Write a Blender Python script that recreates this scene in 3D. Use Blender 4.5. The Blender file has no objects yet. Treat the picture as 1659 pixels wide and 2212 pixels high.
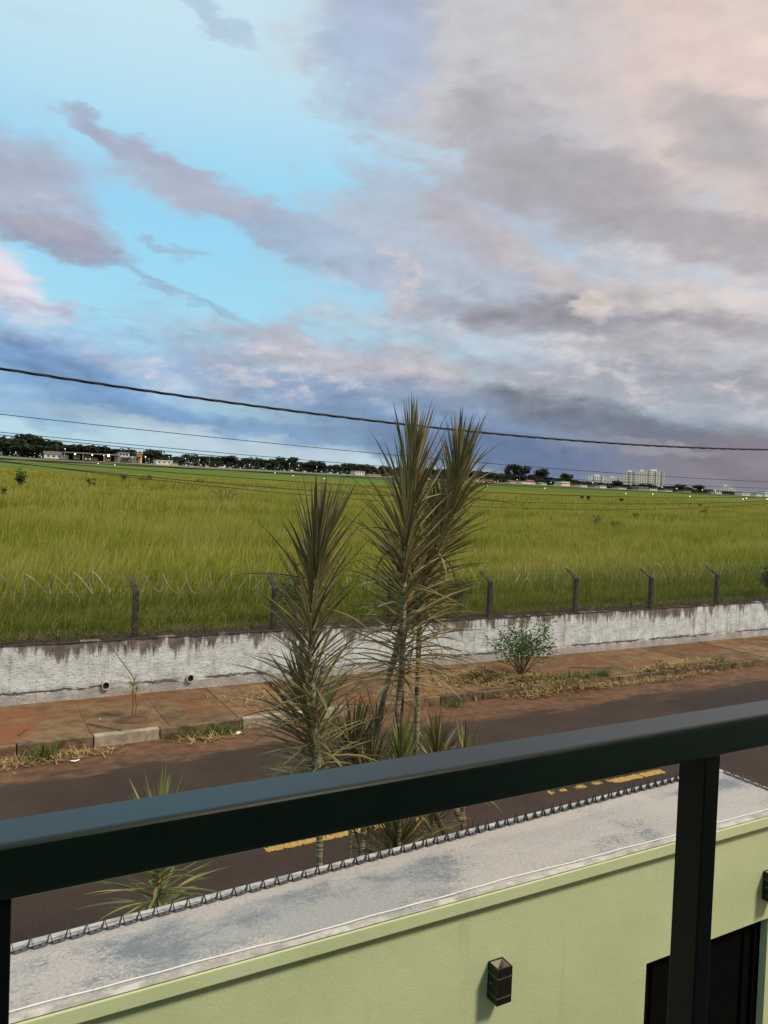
import bpy, bmesh, math, random
import numpy as np
from mathutils import Vector, Matrix
random.seed(7); rng = np.random.default_rng(11)
S = bpy.context.scene
COL = S.collection
R = math.radians

# ------------------------------------------------------------------ camera
CAMZ = 4.45
AZ, PITCH, ROLL = R(61), R(-1.57), R(2.2)
fwd = Vector((math.cos(AZ)*math.cos(PITCH), math.sin(AZ)*math.cos(PITCH), math.sin(PITCH)))
r0 = Vector((math.sin(AZ), -math.cos(AZ), 0)); u0 = r0.cross(fwd)
rgt = r0*math.cos(ROLL) + u0*math.sin(ROLL)
upv = -r0*math.sin(ROLL) + u0*math.cos(ROLL)
cd = bpy.data.cameras.new('camera'); cam = bpy.data.objects.new('camera', cd); COL.objects.link(cam)
cam.matrix_world = Matrix(((rgt.x, upv.x, -fwd.x, 0), (rgt.y, upv.y, -fwd.y, 0), (rgt.z, upv.z, -fwd.z, CAMZ), (0, 0, 0, 1)))
cd.sensor_fit = 'HORIZONTAL'; cd.sensor_width = 36; cd.lens = 36*1646/1659
cd.clip_start = 0.02; cd.clip_end = 20000
S.camera = cam
CAM = Vector((0, 0, CAMZ))
def ray(x, y):                                   # direction of a measured point of the photograph (1659 px wide survey)
    return (fwd + rgt*((x-829.5)/1646) - upv*((y-1106)/1646)).normalized()
def at(x, y, Y):                                 # ... at a known distance Y across the street
    r = ray(x, y); return CAM + r*(Y/r.y)
def atz(x, y, z):
    r = ray(x, y); return CAM + r*((z-CAMZ)/r.z)

# ------------------------------------------------------------------ exposure
S.view_settings.view_transform = 'Standard'; S.view_settings.look = 'None'
S.view_settings.gamma = 1; S.view_settings.use_curve_mapping = False
S.view_settings.exposure = 0.0
S.render.engine = 'CYCLES'

# ------------------------------------------------------------------ node helper
def lin(c):
    return tuple(((v/255)/12.92 if v/255 <= .04045 else ((v/255+.055)/1.055)**2.4) for v in c)
class NT:
    def __init__(s, tree): s.t = tree; s.t.nodes.clear()
    def n(s, typ, **kw):
        nd = s.t.nodes.new(typ)
        for k, v in kw.items(): setattr(nd, k, v)
        return nd
    def put(s, sock, v):
        if v is None: return
        if isinstance(v, bpy.types.NodeSocket): s.t.links.new(v, sock)
        else:
            if isinstance(v, (tuple, list)) and len(v) == 3 and sock.type == 'RGBA': v = (*v, 1)
            sock.default_value = v
    def m(s, op, a, b=None, c=None, clamp=False):
        nd = s.n('ShaderNodeMath', operation=op); nd.use_clamp = clamp
        s.put(nd.inputs[0], a); s.put(nd.inputs[1], b); s.put(nd.inputs[2], c)
        return nd.outputs[0]
    def mr(s, v, a, b, c=0., d=1., smooth=True):
        nd = s.n('ShaderNodeMapRange'); nd.interpolation_type = 'SMOOTHSTEP' if smooth else 'LINEAR'
        s.put(nd.inputs[0], v)
        for i, q in enumerate((a, b, c, d)): s.put(nd.inputs[1+i], q)
        return nd.outputs[0]
    def mix(s, f, a, b, mode='MIX'):
        nd = s.n('ShaderNodeMix'); nd.data_type = 'RGBA'; nd.blend_type = mode
        s.put(nd.inputs[0], f); s.put(nd.inputs[6], a); s.put(nd.inputs[7], b)
        return nd.outputs[2]
    def noise(s, vec, scale, detail=4, rough=.55, dist=0, color=False):
        nd = s.n('ShaderNodeTexNoise')
        if vec is not None: s.put(nd.inputs['Vector'], vec)
        s.put(nd.inputs['Scale'], scale); nd.inputs['Detail'].default_value = detail
        nd.inputs['Roughness'].default_value = rough; nd.inputs['Distortion'].default_value = dist
        return nd.outputs['Color' if color else 'Fac']
    def vscale(s, vec, k):
        nd = s.n('ShaderNodeVectorMath', operation='MULTIPLY'); s.put(nd.inputs[0], vec); nd.inputs[1].default_value = k
        return nd.outputs[0]
    def sep(s, vec):
        nd = s.n('ShaderNodeSeparateXYZ'); s.put(nd.inputs[0], vec); return nd.outputs

# ------------------------------------------------------------------ sky + sun
SUN_AZ, SUN_EL = -52, 50
W = bpy.data.worlds.new('World'); S.world = W; W.use_nodes = True
SKYK = .1
def build_sky():
    n = NT(W.node_tree)
    out = n.n('ShaderNodeOutputWorld'); bg = n.n('ShaderNodeBackground'); bg.inputs[1].default_value = SKYK
    n.t.links.new(bg.outputs[0], out.inputs[0])
    sky = n.n('ShaderNodeTexSky'); sky.sky_type = 'NISHITA'; sky.sun_disc = False
    sky.sun_elevation = R(SUN_EL); sky.sun_rotation = R(90-SUN_AZ); sky.air_density = 1.2; sky.dust_density = .6; sky.ozone_density = 1.5
    tc = n.n('ShaderNodeTexCoord'); d = tc.outputs['Generated']
    x, y, z = n.sep(d)
    az = n.m('ARCTAN2', y, x)
    # degrees right of the viewing direction (wrapped), degrees above the horizon
    a = n.m('MULTIPLY', n.m('WRAP', n.m('SUBTRACT', AZ, az), math.pi, -math.pi), 57.2958)
    e = n.m('MULTIPLY', n.m('ARCSINE', z), 57.2958)
    P = n.vscale(d, (1, 1, 1.9))
    w = n.sep(n.noise(P, 4.2, 3, .5, 0, True)); wh = n.sep(n.noise(n.vscale(d, (1, 1, 2.3)), 13, 8, .6, 0, True))
    aw = n.m('MULTIPLY_ADD', n.m('SUBTRACT', wh[0], .5), 7., n.m('MULTIPLY_ADD', n.m('SUBTRACT', w[0], .5), 5., a))
    ew = n.m('MULTIPLY_ADD', n.m('SUBTRACT', wh[1], .5), 3.2, n.m('MULTIPLY_ADD', n.m('SUBTRACT', w[1], .5), 2.5, e))
    hole = n.m('MULTIPLY', n.m('SUBTRACT', n.noise(n.vscale(d, (1, 1, 2.6)), 9, 10, .64, .5), .5), 3.6)
    # clear sky
    k = lambda c: tuple(v/SKYK for v in lin(c))
    clear = n.mix(n.mr(e, 0, 9), k((166, 202, 222)), k((162, 222, 244)))
    clear = n.mix(n.mr(e, 8, 19), clear, k((152, 219, 250)))
    clear = n.mix(n.mr(e, 18, 31), clear, k((206, 238, 249)))
    clear = n.mix(.15, clear, n.mix(1., sky.outputs[0], (1.8, 1.5, 1.3), 'MULTIPLY'))
    col = clear; cov = None
    # overcast half of the sky (right and behind)
    oc = n.mr(n.m('COSINE', n.m('MULTIPLY', n.m('SUBTRACT', aw, 95), 1/57.2958)), .2, .5)
    cov = oc; col = n.mix(oc, col, k((198, 195, 197)))
    # loose clouds everywhere
    f1 = n.noise(P, 2.6, 9, .58)
    col = n.mix(n.m('MULTIPLY', n.mr(f1, .54, .72), .55), col, k((178, 182, 198)))
    def toae(px, py):
        r = ray(px, py)
        return math.degrees(AZ-math.atan2(r.y, r.x)), math.degrees(math.asin(r.z))
    def blob(px, py, rx, ry, rot, c, st=1., soft=.6):
        nonlocal col, cov
        cx, cy = toae(px, py); rx /= 28.7; ry /= 28.7
        ca, sa = math.cos(R(-rot-2)), math.sin(R(-rot-2))
        u = n.m('MULTIPLY_ADD', ew, sa/rx, n.m('MULTIPLY_ADD', aw, ca/rx, -(ca*cx+sa*cy)/rx))
        v = n.m('MULTIPLY_ADD', ew, ca/ry, n.m('MULTIPLY_ADD', aw, -sa/ry, (sa*cx-ca*cy)/ry))
        dd = n.m('ADD', n.m('MULTIPLY_ADD', v, v, n.m('MULTIPLY', u, u)), n.m('MULTIPLY', hole, .35 if py > 835 else (.75 if px > 900 and py < 520 else 1.)))
        f = n.mr(dd, 1.35+soft*1.1, max(-.6, .7-soft*1.2), 0, st)
        cov = n.m('MAXIMUM', cov, f)
        col = n.mix(f, col, k(c))
    for b in SKY_BLOBS: blob(*b)
    # relief: tops catch the light, bases are grey
    Q = n.vscale(d, (1, 1, 2.2)); va = n.n('ShaderNodeVectorMath', operation='ADD'); n.put(va.inputs[0], Q); va.inputs[1].default_value = (.018, -.022, .05)
    n1 = n.noise(Q, 6.5, 9, .58, .2); n2 = n.noise(va.outputs[0], 6.5, 9, .58, .2)
    vb = n.n('ShaderNodeVectorMath', operation='ADD'); n.put(vb.inputs[0], Q); vb.inputs[1].default_value = (.006, -.008, .02)
    n3 = n.noise(Q, 19, 8, .6, .2); n4 = n.noise(vb.outputs[0], 19, 8, .6, .2)
    em = n.m('ADD', n.m('MULTIPLY', n.m('SUBTRACT', n1, n2), 1.25), n.m('MULTIPLY', n.m('SUBTRACT', n3, n4), .6))
    em = n.m('ADD', em, n.m('MULTIPLY', n.m('SUBTRACT', n1, .5), -.45))
    lowk = n.m('MULTIPLY', n.mr(e, 22, 8, .36, 1.15), n.mr(e, 1.5, 7, .35, 1.))
    em = n.m('MULTIPLY', n.m('MULTIPLY', em, cov), lowk)
    rel = n.mix(1., col, n.m('ADD', em, 1.), 'MULTIPLY')
    warm = n.m('MULTIPLY', n.m('MULTIPLY', n.mr(em, .06, .24), .55), n.mr(e, 5, 8))
    rel = n.mix(warm, rel, k((222, 212, 206)))
    n.put(bg.inputs[0], rel)
SKY_BLOBS = [
    # big right-hand sheet
    (1430, 120, 700, 300, 8, (199, 196, 199), 1, .35),
    (1300, 620, 560, 330, 0, (186, 188, 198), .9, .7),
    (1000, 560, 330, 130, 20, (180, 190, 205), .95, .4),
    (1690, 60, 330, 330, 0, (234, 209, 197), .8, 1.),
    (1640, 330, 110, 90, 0, (216, 203, 197), .5, 1.),
    (800, 90, 110, 130, 20, (170, 188, 214), .85, .7),
    (1080, 290, 120, 75, 45, (176, 172, 180), .8, .6),
    (1230, 365, 240, 36, 12, (168, 164, 172), .8, .7),
    (1580, 290, 150, 65, 25, (178, 174, 178), .8, .7),
    (1330, 470, 360, 48, 13, (168, 164, 171), .8, .7),
    (1560, 530, 260, 40, 8, (170, 166, 170), .6, .8),
    (1010, 500, 150, 40, 25, (185, 176, 184), .7, .8),
    (1190, 560, 70, 26, 10, (165, 205, 225), .6, .9),
    (1430, 650, 190, 55, 8, (214, 202, 197), .7, .9),
    (860, 610, 75, 40, 38, (216, 207, 208), .9, .5),
    (1320, 712, 390, 44, 5, (152, 149, 158), .9, .6),
    (1540, 770, 280, 48, 4, (196, 194, 198), .8, .8),
    (1430, 850, 360, 40, 4, (158, 158, 168), .8, .8),
    (1330, 915, 470, 34, 4, (104, 108, 124), .85, .7),
    (1480, 800, 170, 22, 6, (140, 140, 152), .6, .9),
    (1400, 1010, 560, 62, 3, (126, 127, 142), .95, .7),
    (1640, 1010, 190, 60, 3, (138, 129, 138), .8, 1.),
    (1420, 960, 90, 12, 3, (165, 160, 168), .7, .8),
    # middle low band
    (690, 810, 330, 75, 12, (165, 175, 195), .9, .7),
    (700, 770, 260, 30, 14, (192, 190, 199), .8, .8),
    (480, 805, 60, 32, 10, (202, 194, 202), .8, .7),
    (930, 800, 90, 36, 15, (205, 198, 202), .7, .8),
    (820, 870, 400, 42, 6, (128, 152, 184), .85, .8),
    (900, 940, 330, 46, 4, (106, 134, 170), .85, .8),
    (1100, 985, 240, 40, 3, (98, 116, 150), .8, .8),
    # left
    (60, 415, 170, 75, 15, (172, 178, 196), .95, .45),
    (90, 505, 170, 28, 8, (158, 162, 182), .9, .6),
    (40, 470, 120, 20, 10, (182, 178, 190), .5, .8),
    (175, 275, 75, 22, 22, (166, 176, 198), .9, .6),
    (270, 315, 80, 24, 6, (168, 176, 196), .9, .6),
    (350, 350, 70, 20, 24, (170, 178, 198), .8, .6),
    (420, 415, 150, 36, 6, (172, 179, 197), .95, .5),
    (530, 445, 60, 30, 14, (184, 182, 192), .6, .8),
    (610, 500, 120, 36, 12, (164, 180, 202), .9, .6),
    (760, 560, 150, 40, 24, (170, 186, 208), .9, .5),
    (450, 20, 90, 14, 20, (170, 190, 212), .7, .7),
    (35, 630, 85, 50, 35, (224, 216, 224), .95, .5),
    (120, 740, 300, 62, 8, (152, 178, 212), .9, .6),
    (120, 800, 330, 45, 8, (126, 162, 208), .9, .7),
    (300, 790, 90, 25, 10, (178, 190, 212), .7, .8),
    (1150, 560, 90, 30, 30, (206, 192, 190), .6, .7),
    (1270, 655, 40, 30, 10, (226, 214, 206), .8, .5),
    (330, 885, 420, 30, 6, (122, 158, 198), .9, .8),
    (60, 880, 160, 30, 6, (128, 165, 205), .8, .8),
    (440, 850, 220, 16, 8, (170, 195, 215), .6, .9),
    (560, 960, 420, 22, 4, (188, 205, 216), .8, .9),
    (360, 620, 150, 9, 12, (150, 178, 204), .8, .7),
    (400, 540, 60, 9, 10, (160, 180, 205), .8, .7),
]
build_sky()
sd = bpy.data.lights.new('sun', 'SUN'); sd.energy = 3.0; sd.angle = R(10); sd.color = (1, .87, .67)
sun = bpy.data.objects.new('sun', sd); COL.objects.link(sun)
sdir = Vector((math.cos(R(SUN_EL))*math.cos(R(SUN_AZ)), math.cos(R(SUN_EL))*math.sin(R(SUN_AZ)), math.sin(R(SUN_EL))))
sun.rotation_euler = sdir.to_track_quat('Z', 'Y').to_euler(); sun.location = (0, -20, 40)

# ------------------------------------------------------------------ mesh helpers
class MB:
    def __init__(s): s.v = []; s.f = []; s.mi = []
    def add(s, vs, fs, mi=0):
        o = len(s.v); s.v += [tuple(v) for v in vs]; s.f += [tuple(i+o for i in f) for f in fs]; s.mi += [mi]*len(fs)
    def box(s, x0, x1, y0, y1, z0, z1, mi=0):
        s.add([(x0,y0,z0),(x1,y0,z0),(x1,y1,z0),(x0,y1,z0),(x0,y0,z1),(x1,y0,z1),(x1,y1,z1),(x0,y1,z1)],
              [(3,2,1,0),(4,5,6,7),(0,1,5,4),(1,2,6,5),(2,3,7,6),(3,0,4,7)], mi)
    def prism(s, poly, z0, z1, mi=0):
        n = len(poly)
        s.add([(x,y,z0) for x,y in poly]+[(x,y,z1) for x,y in poly],
              [tuple(range(n-1,-1,-1)), tuple(range(n,2*n))]+[(i,(i+1)%n,n+(i+1)%n,n+i) for i in range(n)], mi)
    def tube(s, pts, rad, n=6, mi=0, cap=True):
        pts = [Vector(p) for p in pts]
        if not isinstance(rad, (list, tuple)): rad = [rad]*len(pts)
        vs = []; prev = None
        for i, p in enumerate(pts):
            t = (pts[min(i+1, len(pts)-1)]-pts[max(i-1, 0)]).normalized()
            a = (Vector((0,0,1)) if abs(t.z) < .9 else Vector((1,0,0))) if prev is None else prev
            q = (a - t*a.dot(t)).normalized(); prev = q; w = t.cross(q)
            for k in range(n):
                an = 2*math.pi*k/n; vs.append(p+(q*math.cos(an)+w*math.sin(an))*rad[i])
        fs = [(i*n+k, i*n+(k+1)%n, (i+1)*n+(k+1)%n, (i+1)*n+k) for i in range(len(pts)-1) for k in range(n)]
        if cap: fs += [tuple(range(n-1,-1,-1)), tuple((len(pts)-1)*n+k for k in range(n))]
        s.add(vs, fs, mi)
    def mesh(s, name, mats, smooth=False):
        me = bpy.data.meshes.new(name); me.from_pydata(s.v, [], s.f)
        for m in (mats if isinstance(mats, (list, tuple)) else [mats]): me.materials.append(m)
        if any(s.mi): me.polygons.foreach_set('material_index', s.mi)
        if smooth: me.polygons.foreach_set('use_smooth', [True]*len(s.f))
        me.update(); return me
    def build(s, name, mats, parent=None, smooth=False, base=None, bevel=0):
        me = s.mesh(name, mats, smooth)
        if base is not None: me.transform(Matrix.Translation(-Vector(base)))
        if bevel:
            bm = bmesh.new(); bm.from_mesh(me)
            bmesh.ops.bevel(bm, geom=bm.edges[:], offset=bevel, segments=4 if bevel >= .006 and len(bm.faces) < 8 else 2, profile=.5, affect='EDGES')
            bm.to_mesh(me); bm.free()
        return link(name, me, parent)
def link(name, me, parent=None, loc=None):
    o = bpy.data.objects.new(name, me); COL.objects.link(o)
    if parent: o.parent = parent
    if loc is not None: o.location = loc
    return o
def tag(o, label, cat, group=None, kind=None):
    if label: o['label'] = label
    if cat: o['category'] = cat
    if group: o['group'] = group
    if kind: o['kind'] = kind
    return o
def thing(name, label, cat, loc=(0,0,0), group=None):
    o = bpy.data.objects.new(name, None); COL.objects.link(o); o.location = loc; o.empty_display_size = .2
    return tag(o, label, cat, group)
def struct(o): o['kind'] = 'structure'; return o
def tri_soup(name, verts, faces, mat, attrs=None):
    me = bpy.data.meshes.new(name)
    nv, nf = len(verts), len(faces); k = faces.shape[1]
    me.vertices.add(nv); me.vertices.foreach_set('co', verts.astype(np.float32).ravel())
    me.loops.add(nf*k); me.loops.foreach_set('vertex_index', faces.astype(np.int32).ravel())
    me.polygons.add(nf); me.polygons.foreach_set('loop_start', np.arange(0, nf*k, k, dtype=np.int32))
    try: me.polygons.foreach_set('loop_total', np.full(nf, k, dtype=np.int32))
    except Exception: pass
    for an, av in (attrs or {}).items():
        at_ = me.attributes.new(an, 'FLOAT', 'POINT'); at_.data.foreach_set('value', av.astype(np.float32))
    me.update(calc_edges=True); me.materials.append(mat); return me

# ------------------------------------------------------------------ materials
def mat(name, c1, c2=None, scale=6, rough=.8, bump=0, bscale=60, detail=5, spec=.3, obj_var=0, stretch=None, lo=.35, hi=.65):
    m = bpy.data.materials.new(name); m.use_nodes = True; n = NT(m.node_tree)
    out = n.n('ShaderNodeOutputMaterial'); p = n.n('ShaderNodeBsdfPrincipled'); n.t.links.new(p.outputs[0], out.inputs[0])
    tc = n.n('ShaderNodeTexCoord'); co = tc.outputs['Object']
    if stretch: co = n.vscale(co, stretch)
    col = n.mix(n.mr(n.noise(co, scale, detail, .6), lo, hi), c1, c2 or c1)
    if obj_var:
        oi = n.n('ShaderNodeObjectInfo')
        col = n.mix(1., col, n.m('MULTIPLY_ADD', oi.outputs['Random'], 2*obj_var, 1-obj_var), 'MULTIPLY')
    n.put(p.inputs['Base Color'], col); p.inputs['Roughness'].default_value = rough
    p.inputs['Specular IOR Level'].default_value = spec
    if bump:
        b = n.n('ShaderNodeBump'); b.inputs['Strength'].default_value = bump; b.inputs['Distance'].default_value = .01
        n.put(b.inputs['Height'], n.noise(tc.outputs['Object'], bscale, 5, .6)); n.t.links.new(b.outputs[0], p.inputs['Normal'])
    m['_'] = 1
    return m
def custom(name):
    m = bpy.data.materials.new(name); m.use_nodes = True; n = NT(m.node_tree)
    out = n.n('ShaderNodeOutputMaterial'); p = n.n('ShaderNodeBsdfPrincipled'); n.t.links.new(p.outputs[0], out.inputs[0])
    tc = n.n('ShaderNodeTexCoord')
    return m, n, p, tc
def addbump(n, p, h, st=.5, dist=.01):
    b = n.n('ShaderNodeBump'); b.inputs['Strength'].default_value = st; b.inputs['Distance'].default_value = dist
    n.put(b.inputs['Height'], h); n.t.links.new(b.outputs[0], p.inputs['Normal'])
def emis(name, c, k):
    m = bpy.data.materials.new(name); m.use_nodes = True; n = NT(m.node_tree)
    out = n.n('ShaderNodeOutputMaterial'); e = n.n('ShaderNodeEmission'); e.inputs[0].default_value = (*c, 1); e.inputs[1].default_value = k
    n.t.links.new(e.outputs[0], out.inputs[0]); return m

# asphalt with red soil washed along the far gutter
def m_asphalt():
    m, n, p, tc = custom('asphalt'); co = tc.outputs['Object']; x, y, z = n.sep(co)
    g = n.noise(co, 140, 4, .7); big = n.noise(co, .7, 5, .6)
    c = n.mix(n.mr(g, .35, .7), (.034, .021, .0145), (.078, .047, .032))
    c = n.mix(n.m('MULTIPLY', n.mr(big, .4, .65), .5), c, (.085, .050, .034))
    c = n.mix(n.mr(n.noise(co, 38, 5, .75), .36, .66, .5, 0), c, (.020, .013, .010))
    c = n.mix(n.mr(n.noise(co, 60, 3, .7), .62, .72, 0, .5), c, (.16, .115, .085))
    pr = n.m('ADD', n.m('MULTIPLY', n.m('SUBTRACT', x, 17), .16), n.m('SUBTRACT', n.noise(co, 1.1, 5, .6), .5))
    # darker resurfacing patch up the street
    pt = n.m('MULTIPLY', n.mr(n.m('ADD', y, n.m('MULTIPLY', n.m('SUBTRACT', n.noise(co, 1.2, 6, .6), .5), 1.6)), 12.0, 11.7), n.mr(x, 13.4, 13.9))
    c = n.mix(n.m('MULTIPLY', pt, .75), c, (.030, .021, .018))
    ye = n.m('ADD', y, n.m('MULTIPLY', n.m('SUBTRACT', n.noise(n.vscale(co, (.6, 1.6, 1)), 1.1, 7, .65), .5), 2.6))
    s1 = n.mr(ye, 12.0, 12.7)
    soil = n.mix(n.mr(n.noise(co, 5, 6, .65), .3, .7), (.11, .052, .027), (.20, .105, .055))
    c = n.mix(n.m('MULTIPLY', s1, n.mr(g, .2, .55, .55, .95)), c, soil)
    n.put(p.inputs['Base Color'], c); p.inputs['Roughness'].default_value = .85; p.inputs['Specular IOR Level'].default_value = .25
    addbump(n, p, n.m('ADD', g, n.m('MULTIPLY', n.noise(co, 30, 3), .4)), .6, .012); return m
def m_slab():
    m, n, p, tc = custom('worn concrete'); geo = n.n('ShaderNodeNewGeometry'); co = geo.outputs['Position']
    oi = n.n('ShaderNodeObjectInfo')
    c = n.mix(n.mr(n.noise(co, 3, 7, .65), .3, .7), (.105, .063, .033), (.225, .137, .072))
    c = n.mix(n.m('MULTIPLY', n.mr(n.noise(co, .55, 4, .6), .5, .62), .8), c, (.20, .072, .030))
    c = n.mix(n.mr(n.noise(n.vscale(co, (.4, 2, 1)), 4, 6, .7), .58, .75, 0, .6), c, (.075, .048, .027))
    c = n.mix(1., c, n.m('MULTIPLY_ADD', oi.outputs['Random'], .36, .84), 'MULTIPLY')
    n.put(p.inputs['Base Color'], c); p.inputs['Roughness'].default_value = .9; p.inputs['Specular IOR Level'].default_value = .2
    addbump(n, p, n.noise(co, 40, 6, .65), .5, .012); return m
def m_oldpaint(z0, h):
    m, n, p, tc = custom('weathered whitewash'); geo = n.n('ShaderNodeNewGeometry'); co = geo.outputs['Position']; x, y, z = n.sep(co)
    hh = n.m('DIVIDE', n.m('SUBTRACT', z, z0), h)
    blot = n.noise(co, 3.2, 8, .68); fine = n.noise(n.vscale(co, (1, 1, 1.8)), 16, 7, .7)
    c = n.mix(n.mr(blot, .3, .7), (.51, .525, .525), (.78, .80, .80))
    c = n.mix(n.mr(fine, .53, .68, 0, .8), c, (.25, .235, .215))
    c = n.mix(n.mr(n.noise(n.vscale(co, (.5, .5, 4.2)), 5, 6, .7), .57, .7, 0, .55), c, (.32, .30, .27))
    # run-off stains hanging from the top
    st = n.noise(n.vscale(co, (1, 1, .12)), 9, 6, .72); st2 = n.noise(n.vscale(co, (1, 1, .2)), 2.2, 4, .6)
    v = n.m('ADD', n.m('ADD', n.m('MULTIPLY', st, 1.1), n.m('MULTIPLY', n.m('SUBTRACT', st2, .25), 1.2)), n.m('MULTIPLY', n.m('SUBTRACT', hh, 1), .95))
    c = n.mix(n.mr(v, .60, .80, 0, .92), c, n.mix(n.mr(blot, .35, .65), (.085, .065, .055), (.20, .14, .115)))
    c = n.mix(n.mr(n.noise(n.vscale(co, (1, 1, .06)), 5, 6, .7), .52, .68, 0, .55), c, (.24, .22, .195))
    # white runs over the stained band
    w2 = n.m('MULTIPLY', n.mr(n.noise(n.vscale(co, (1, 1, .15)), 13, 3, .6), .60, .68), n.mr(n.noise(co, 4, 3), .42, .55))
    c = n.mix(n.m('MULTIPLY', w2, .8), c, (.70, .69, .66))
    # damp foot
    c = n.mix(n.m('MULTIPLY', n.mr(n.m('ADD', hh, n.m('MULTIPLY', n.m('SUBTRACT', blot, .5), .35)), .30, .10), .6), c, (.30, .25, .21))
    hb = n.m('ADD', hh, n.m('MULTIPLY', n.m('SUBTRACT', n.noise(n.vscale(co, (1, 1, .3)), 5, 6, .7), .5), .13))
    crk = n.m('MULTIPLY', n.m('MULTIPLY', n.mr(hb, .155, .175), n.mr(hb, .215, .19)), n.mr(n.noise(co, 1.7, 3), .36, .5))
    c = n.mix(n.m('MULTIPLY', crk, .9), c, (.05, .042, .036))
    n.put(p.inputs['Base Color'], c); p.inputs['Roughness'].default_value = .9; p.inputs['Specular IOR Level'].default_value = .15
    br = n.n('ShaderNodeTexBrick'); 
    cx = n.n('ShaderNodeCombineXYZ'); n.put(cx.inputs[0], x); n.put(cx.inputs[1], z); n.put(br.inputs['Vector'], cx.outputs[0])
    br.inputs['Scale'].default_value = 1; br.inputs['Brick Width'].default_value = .24; br.inputs['Row Height'].default_value = .085; br.inputs['Mortar Size'].default_value = .008
    br.inputs['Color1'].default_value = (1,1,1,1); br.inputs['Color2'].default_value = (.8,.8,.8,1); br.inputs['Mortar'].default_value = (0,0,0,1); br.inputs['Mortar Smooth'].default_value = 1
    addbump(n, p, n.m('ADD', n.m('MULTIPLY', br.outputs['Color'], .07), n.m('ADD', fine, blot)), .9, .03); return m
def m_green():
    m, n, p, tc = custom('pale green render'); co = tc.outputs['Object']
    x, y, z = n.sep(co)
    c = n.mix(n.mr(n.noise(co, 1.1, 6, .62), .3, .7), (.54, .62, .355), (.63, .70, .435))
    c = n.mix(n.mr(n.noise(n.vscale(co, (1, 1, .13)), 7, 5, .65), .58, .78, 0, .35), c, (.36, .40, .22))
    c = n.mix(n.mr(n.noise(co, 26, 5, .7), .66, .76, 0, .4), c, (.40, .43, .27))
    n.put(p.inputs['Base Color'], c); p.inputs['Roughness'].default_value = .6; p.inputs['Specular IOR Level'].default_value = .22
    addbump(n, p, n.m('ADD', n.noise(co, 130, 4, .6), n.m('MULTIPLY', n.noise(co, 18, 4, .6), .9)), .28, .006); return m
def m_coping():
    m, n, p, tc = custom('grey waterproof coat'); co = tc.outputs['Object']; x, y, z = n.sep(co)
    fine = n.noise(co, 60, 8, .78, .6); med = n.noise(n.vscale(co, (.8, 1.5, 1)), 2.4, 8, .66, .4); big = n.noise(co, 1.1, 4, .55)
    sc = n.noise(n.vscale(co, (1, 2.6, 1)), 20, 9, .82, 2.2)
    pm = n.m('ADD', med, n.m('MULTIPLY', n.m('SUBTRACT', fine, .5), .35))
    c = n.mix(n.mr(pm, .38, .58), (.20, .215, .24), (.40, .385, .365))
    c = n.mix(n.mr(n.m('ADD', big, n.m('MULTIPLY', n.m('SUBTRACT', fine, .5), .35)), .50, .57, 0, .75), c, (.56, .49, .44))
    edge = n.mr(n.m('ADD', n.m('SUBTRACT', y, n.m('MULTIPLY', x, .0448)), n.m('MULTIPLY', n.m('SUBTRACT', med, .5), .25)), .10, .20, 0, .65)
    c = n.mix(edge, c, (.58, .50, .45))
    c = n.mix(n.mr(fine, .34, .66, .35, 0), c, (.12, .125, .14))
    c = n.mix(n.mr(sc, .56, .72, 0, .45), c, (.66, .62, .58))
    n.put(p.inputs['Base Color'], c); p.inputs['Roughness'].default_value = .7; p.inputs['Specular IOR Level'].default_value = .3
    addbump(n, p, n.m('ADD', fine, med), .35, .008); return m
def m_field():
    m, n, p, tc = custom('meadow'); geo = n.n('ShaderNodeNewGeometry'); co = geo.outputs['Position']; x, y, z = n.sep(co)
    pat = n.noise(n.vscale(co, (.5, 1, 1)), .06, 6, .65); f = n.noise(co, 1.2, 5, .7)
    c = n.mix(n.mr(pat, .38, .62), (.16, .18, .012), (.25, .235, .03))
    c = n.mix(n.mr(f, .4, .7, 0, .5), c, (.07, .09, .018))
    yy = n.m('ADD', y, n.m('MULTIPLY', n.m('SUBTRACT', n.noise(co, .012, 5, .6), .5), 70))
    gr = n.mix(n.mr(n.noise(n.vscale(co, (.3, 1, 1)), .03, 6, .6), .35, .65), (.080, .122, .010), (.125, .158, .020))
    c = n.mix(n.mr(yy, 128, 158), c, gr)
    dry = n.mix(n.mr(n.noise(n.vscale(co, (.2, 1, 1)), .05, 5), .4, .6), (.17, .155, .055), (.23, .19, .095))
    c = n.mix(n.mr(yy, 300, 345), c, dry)
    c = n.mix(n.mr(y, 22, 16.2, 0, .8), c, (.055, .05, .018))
    n.put(p.inputs['Base Color'], c); p.inputs['Roughness'].default_value = .95; p.inputs['Specular IOR Level'].default_value = .1
    addbump(n, p, f, .8, .3); return m
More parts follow.
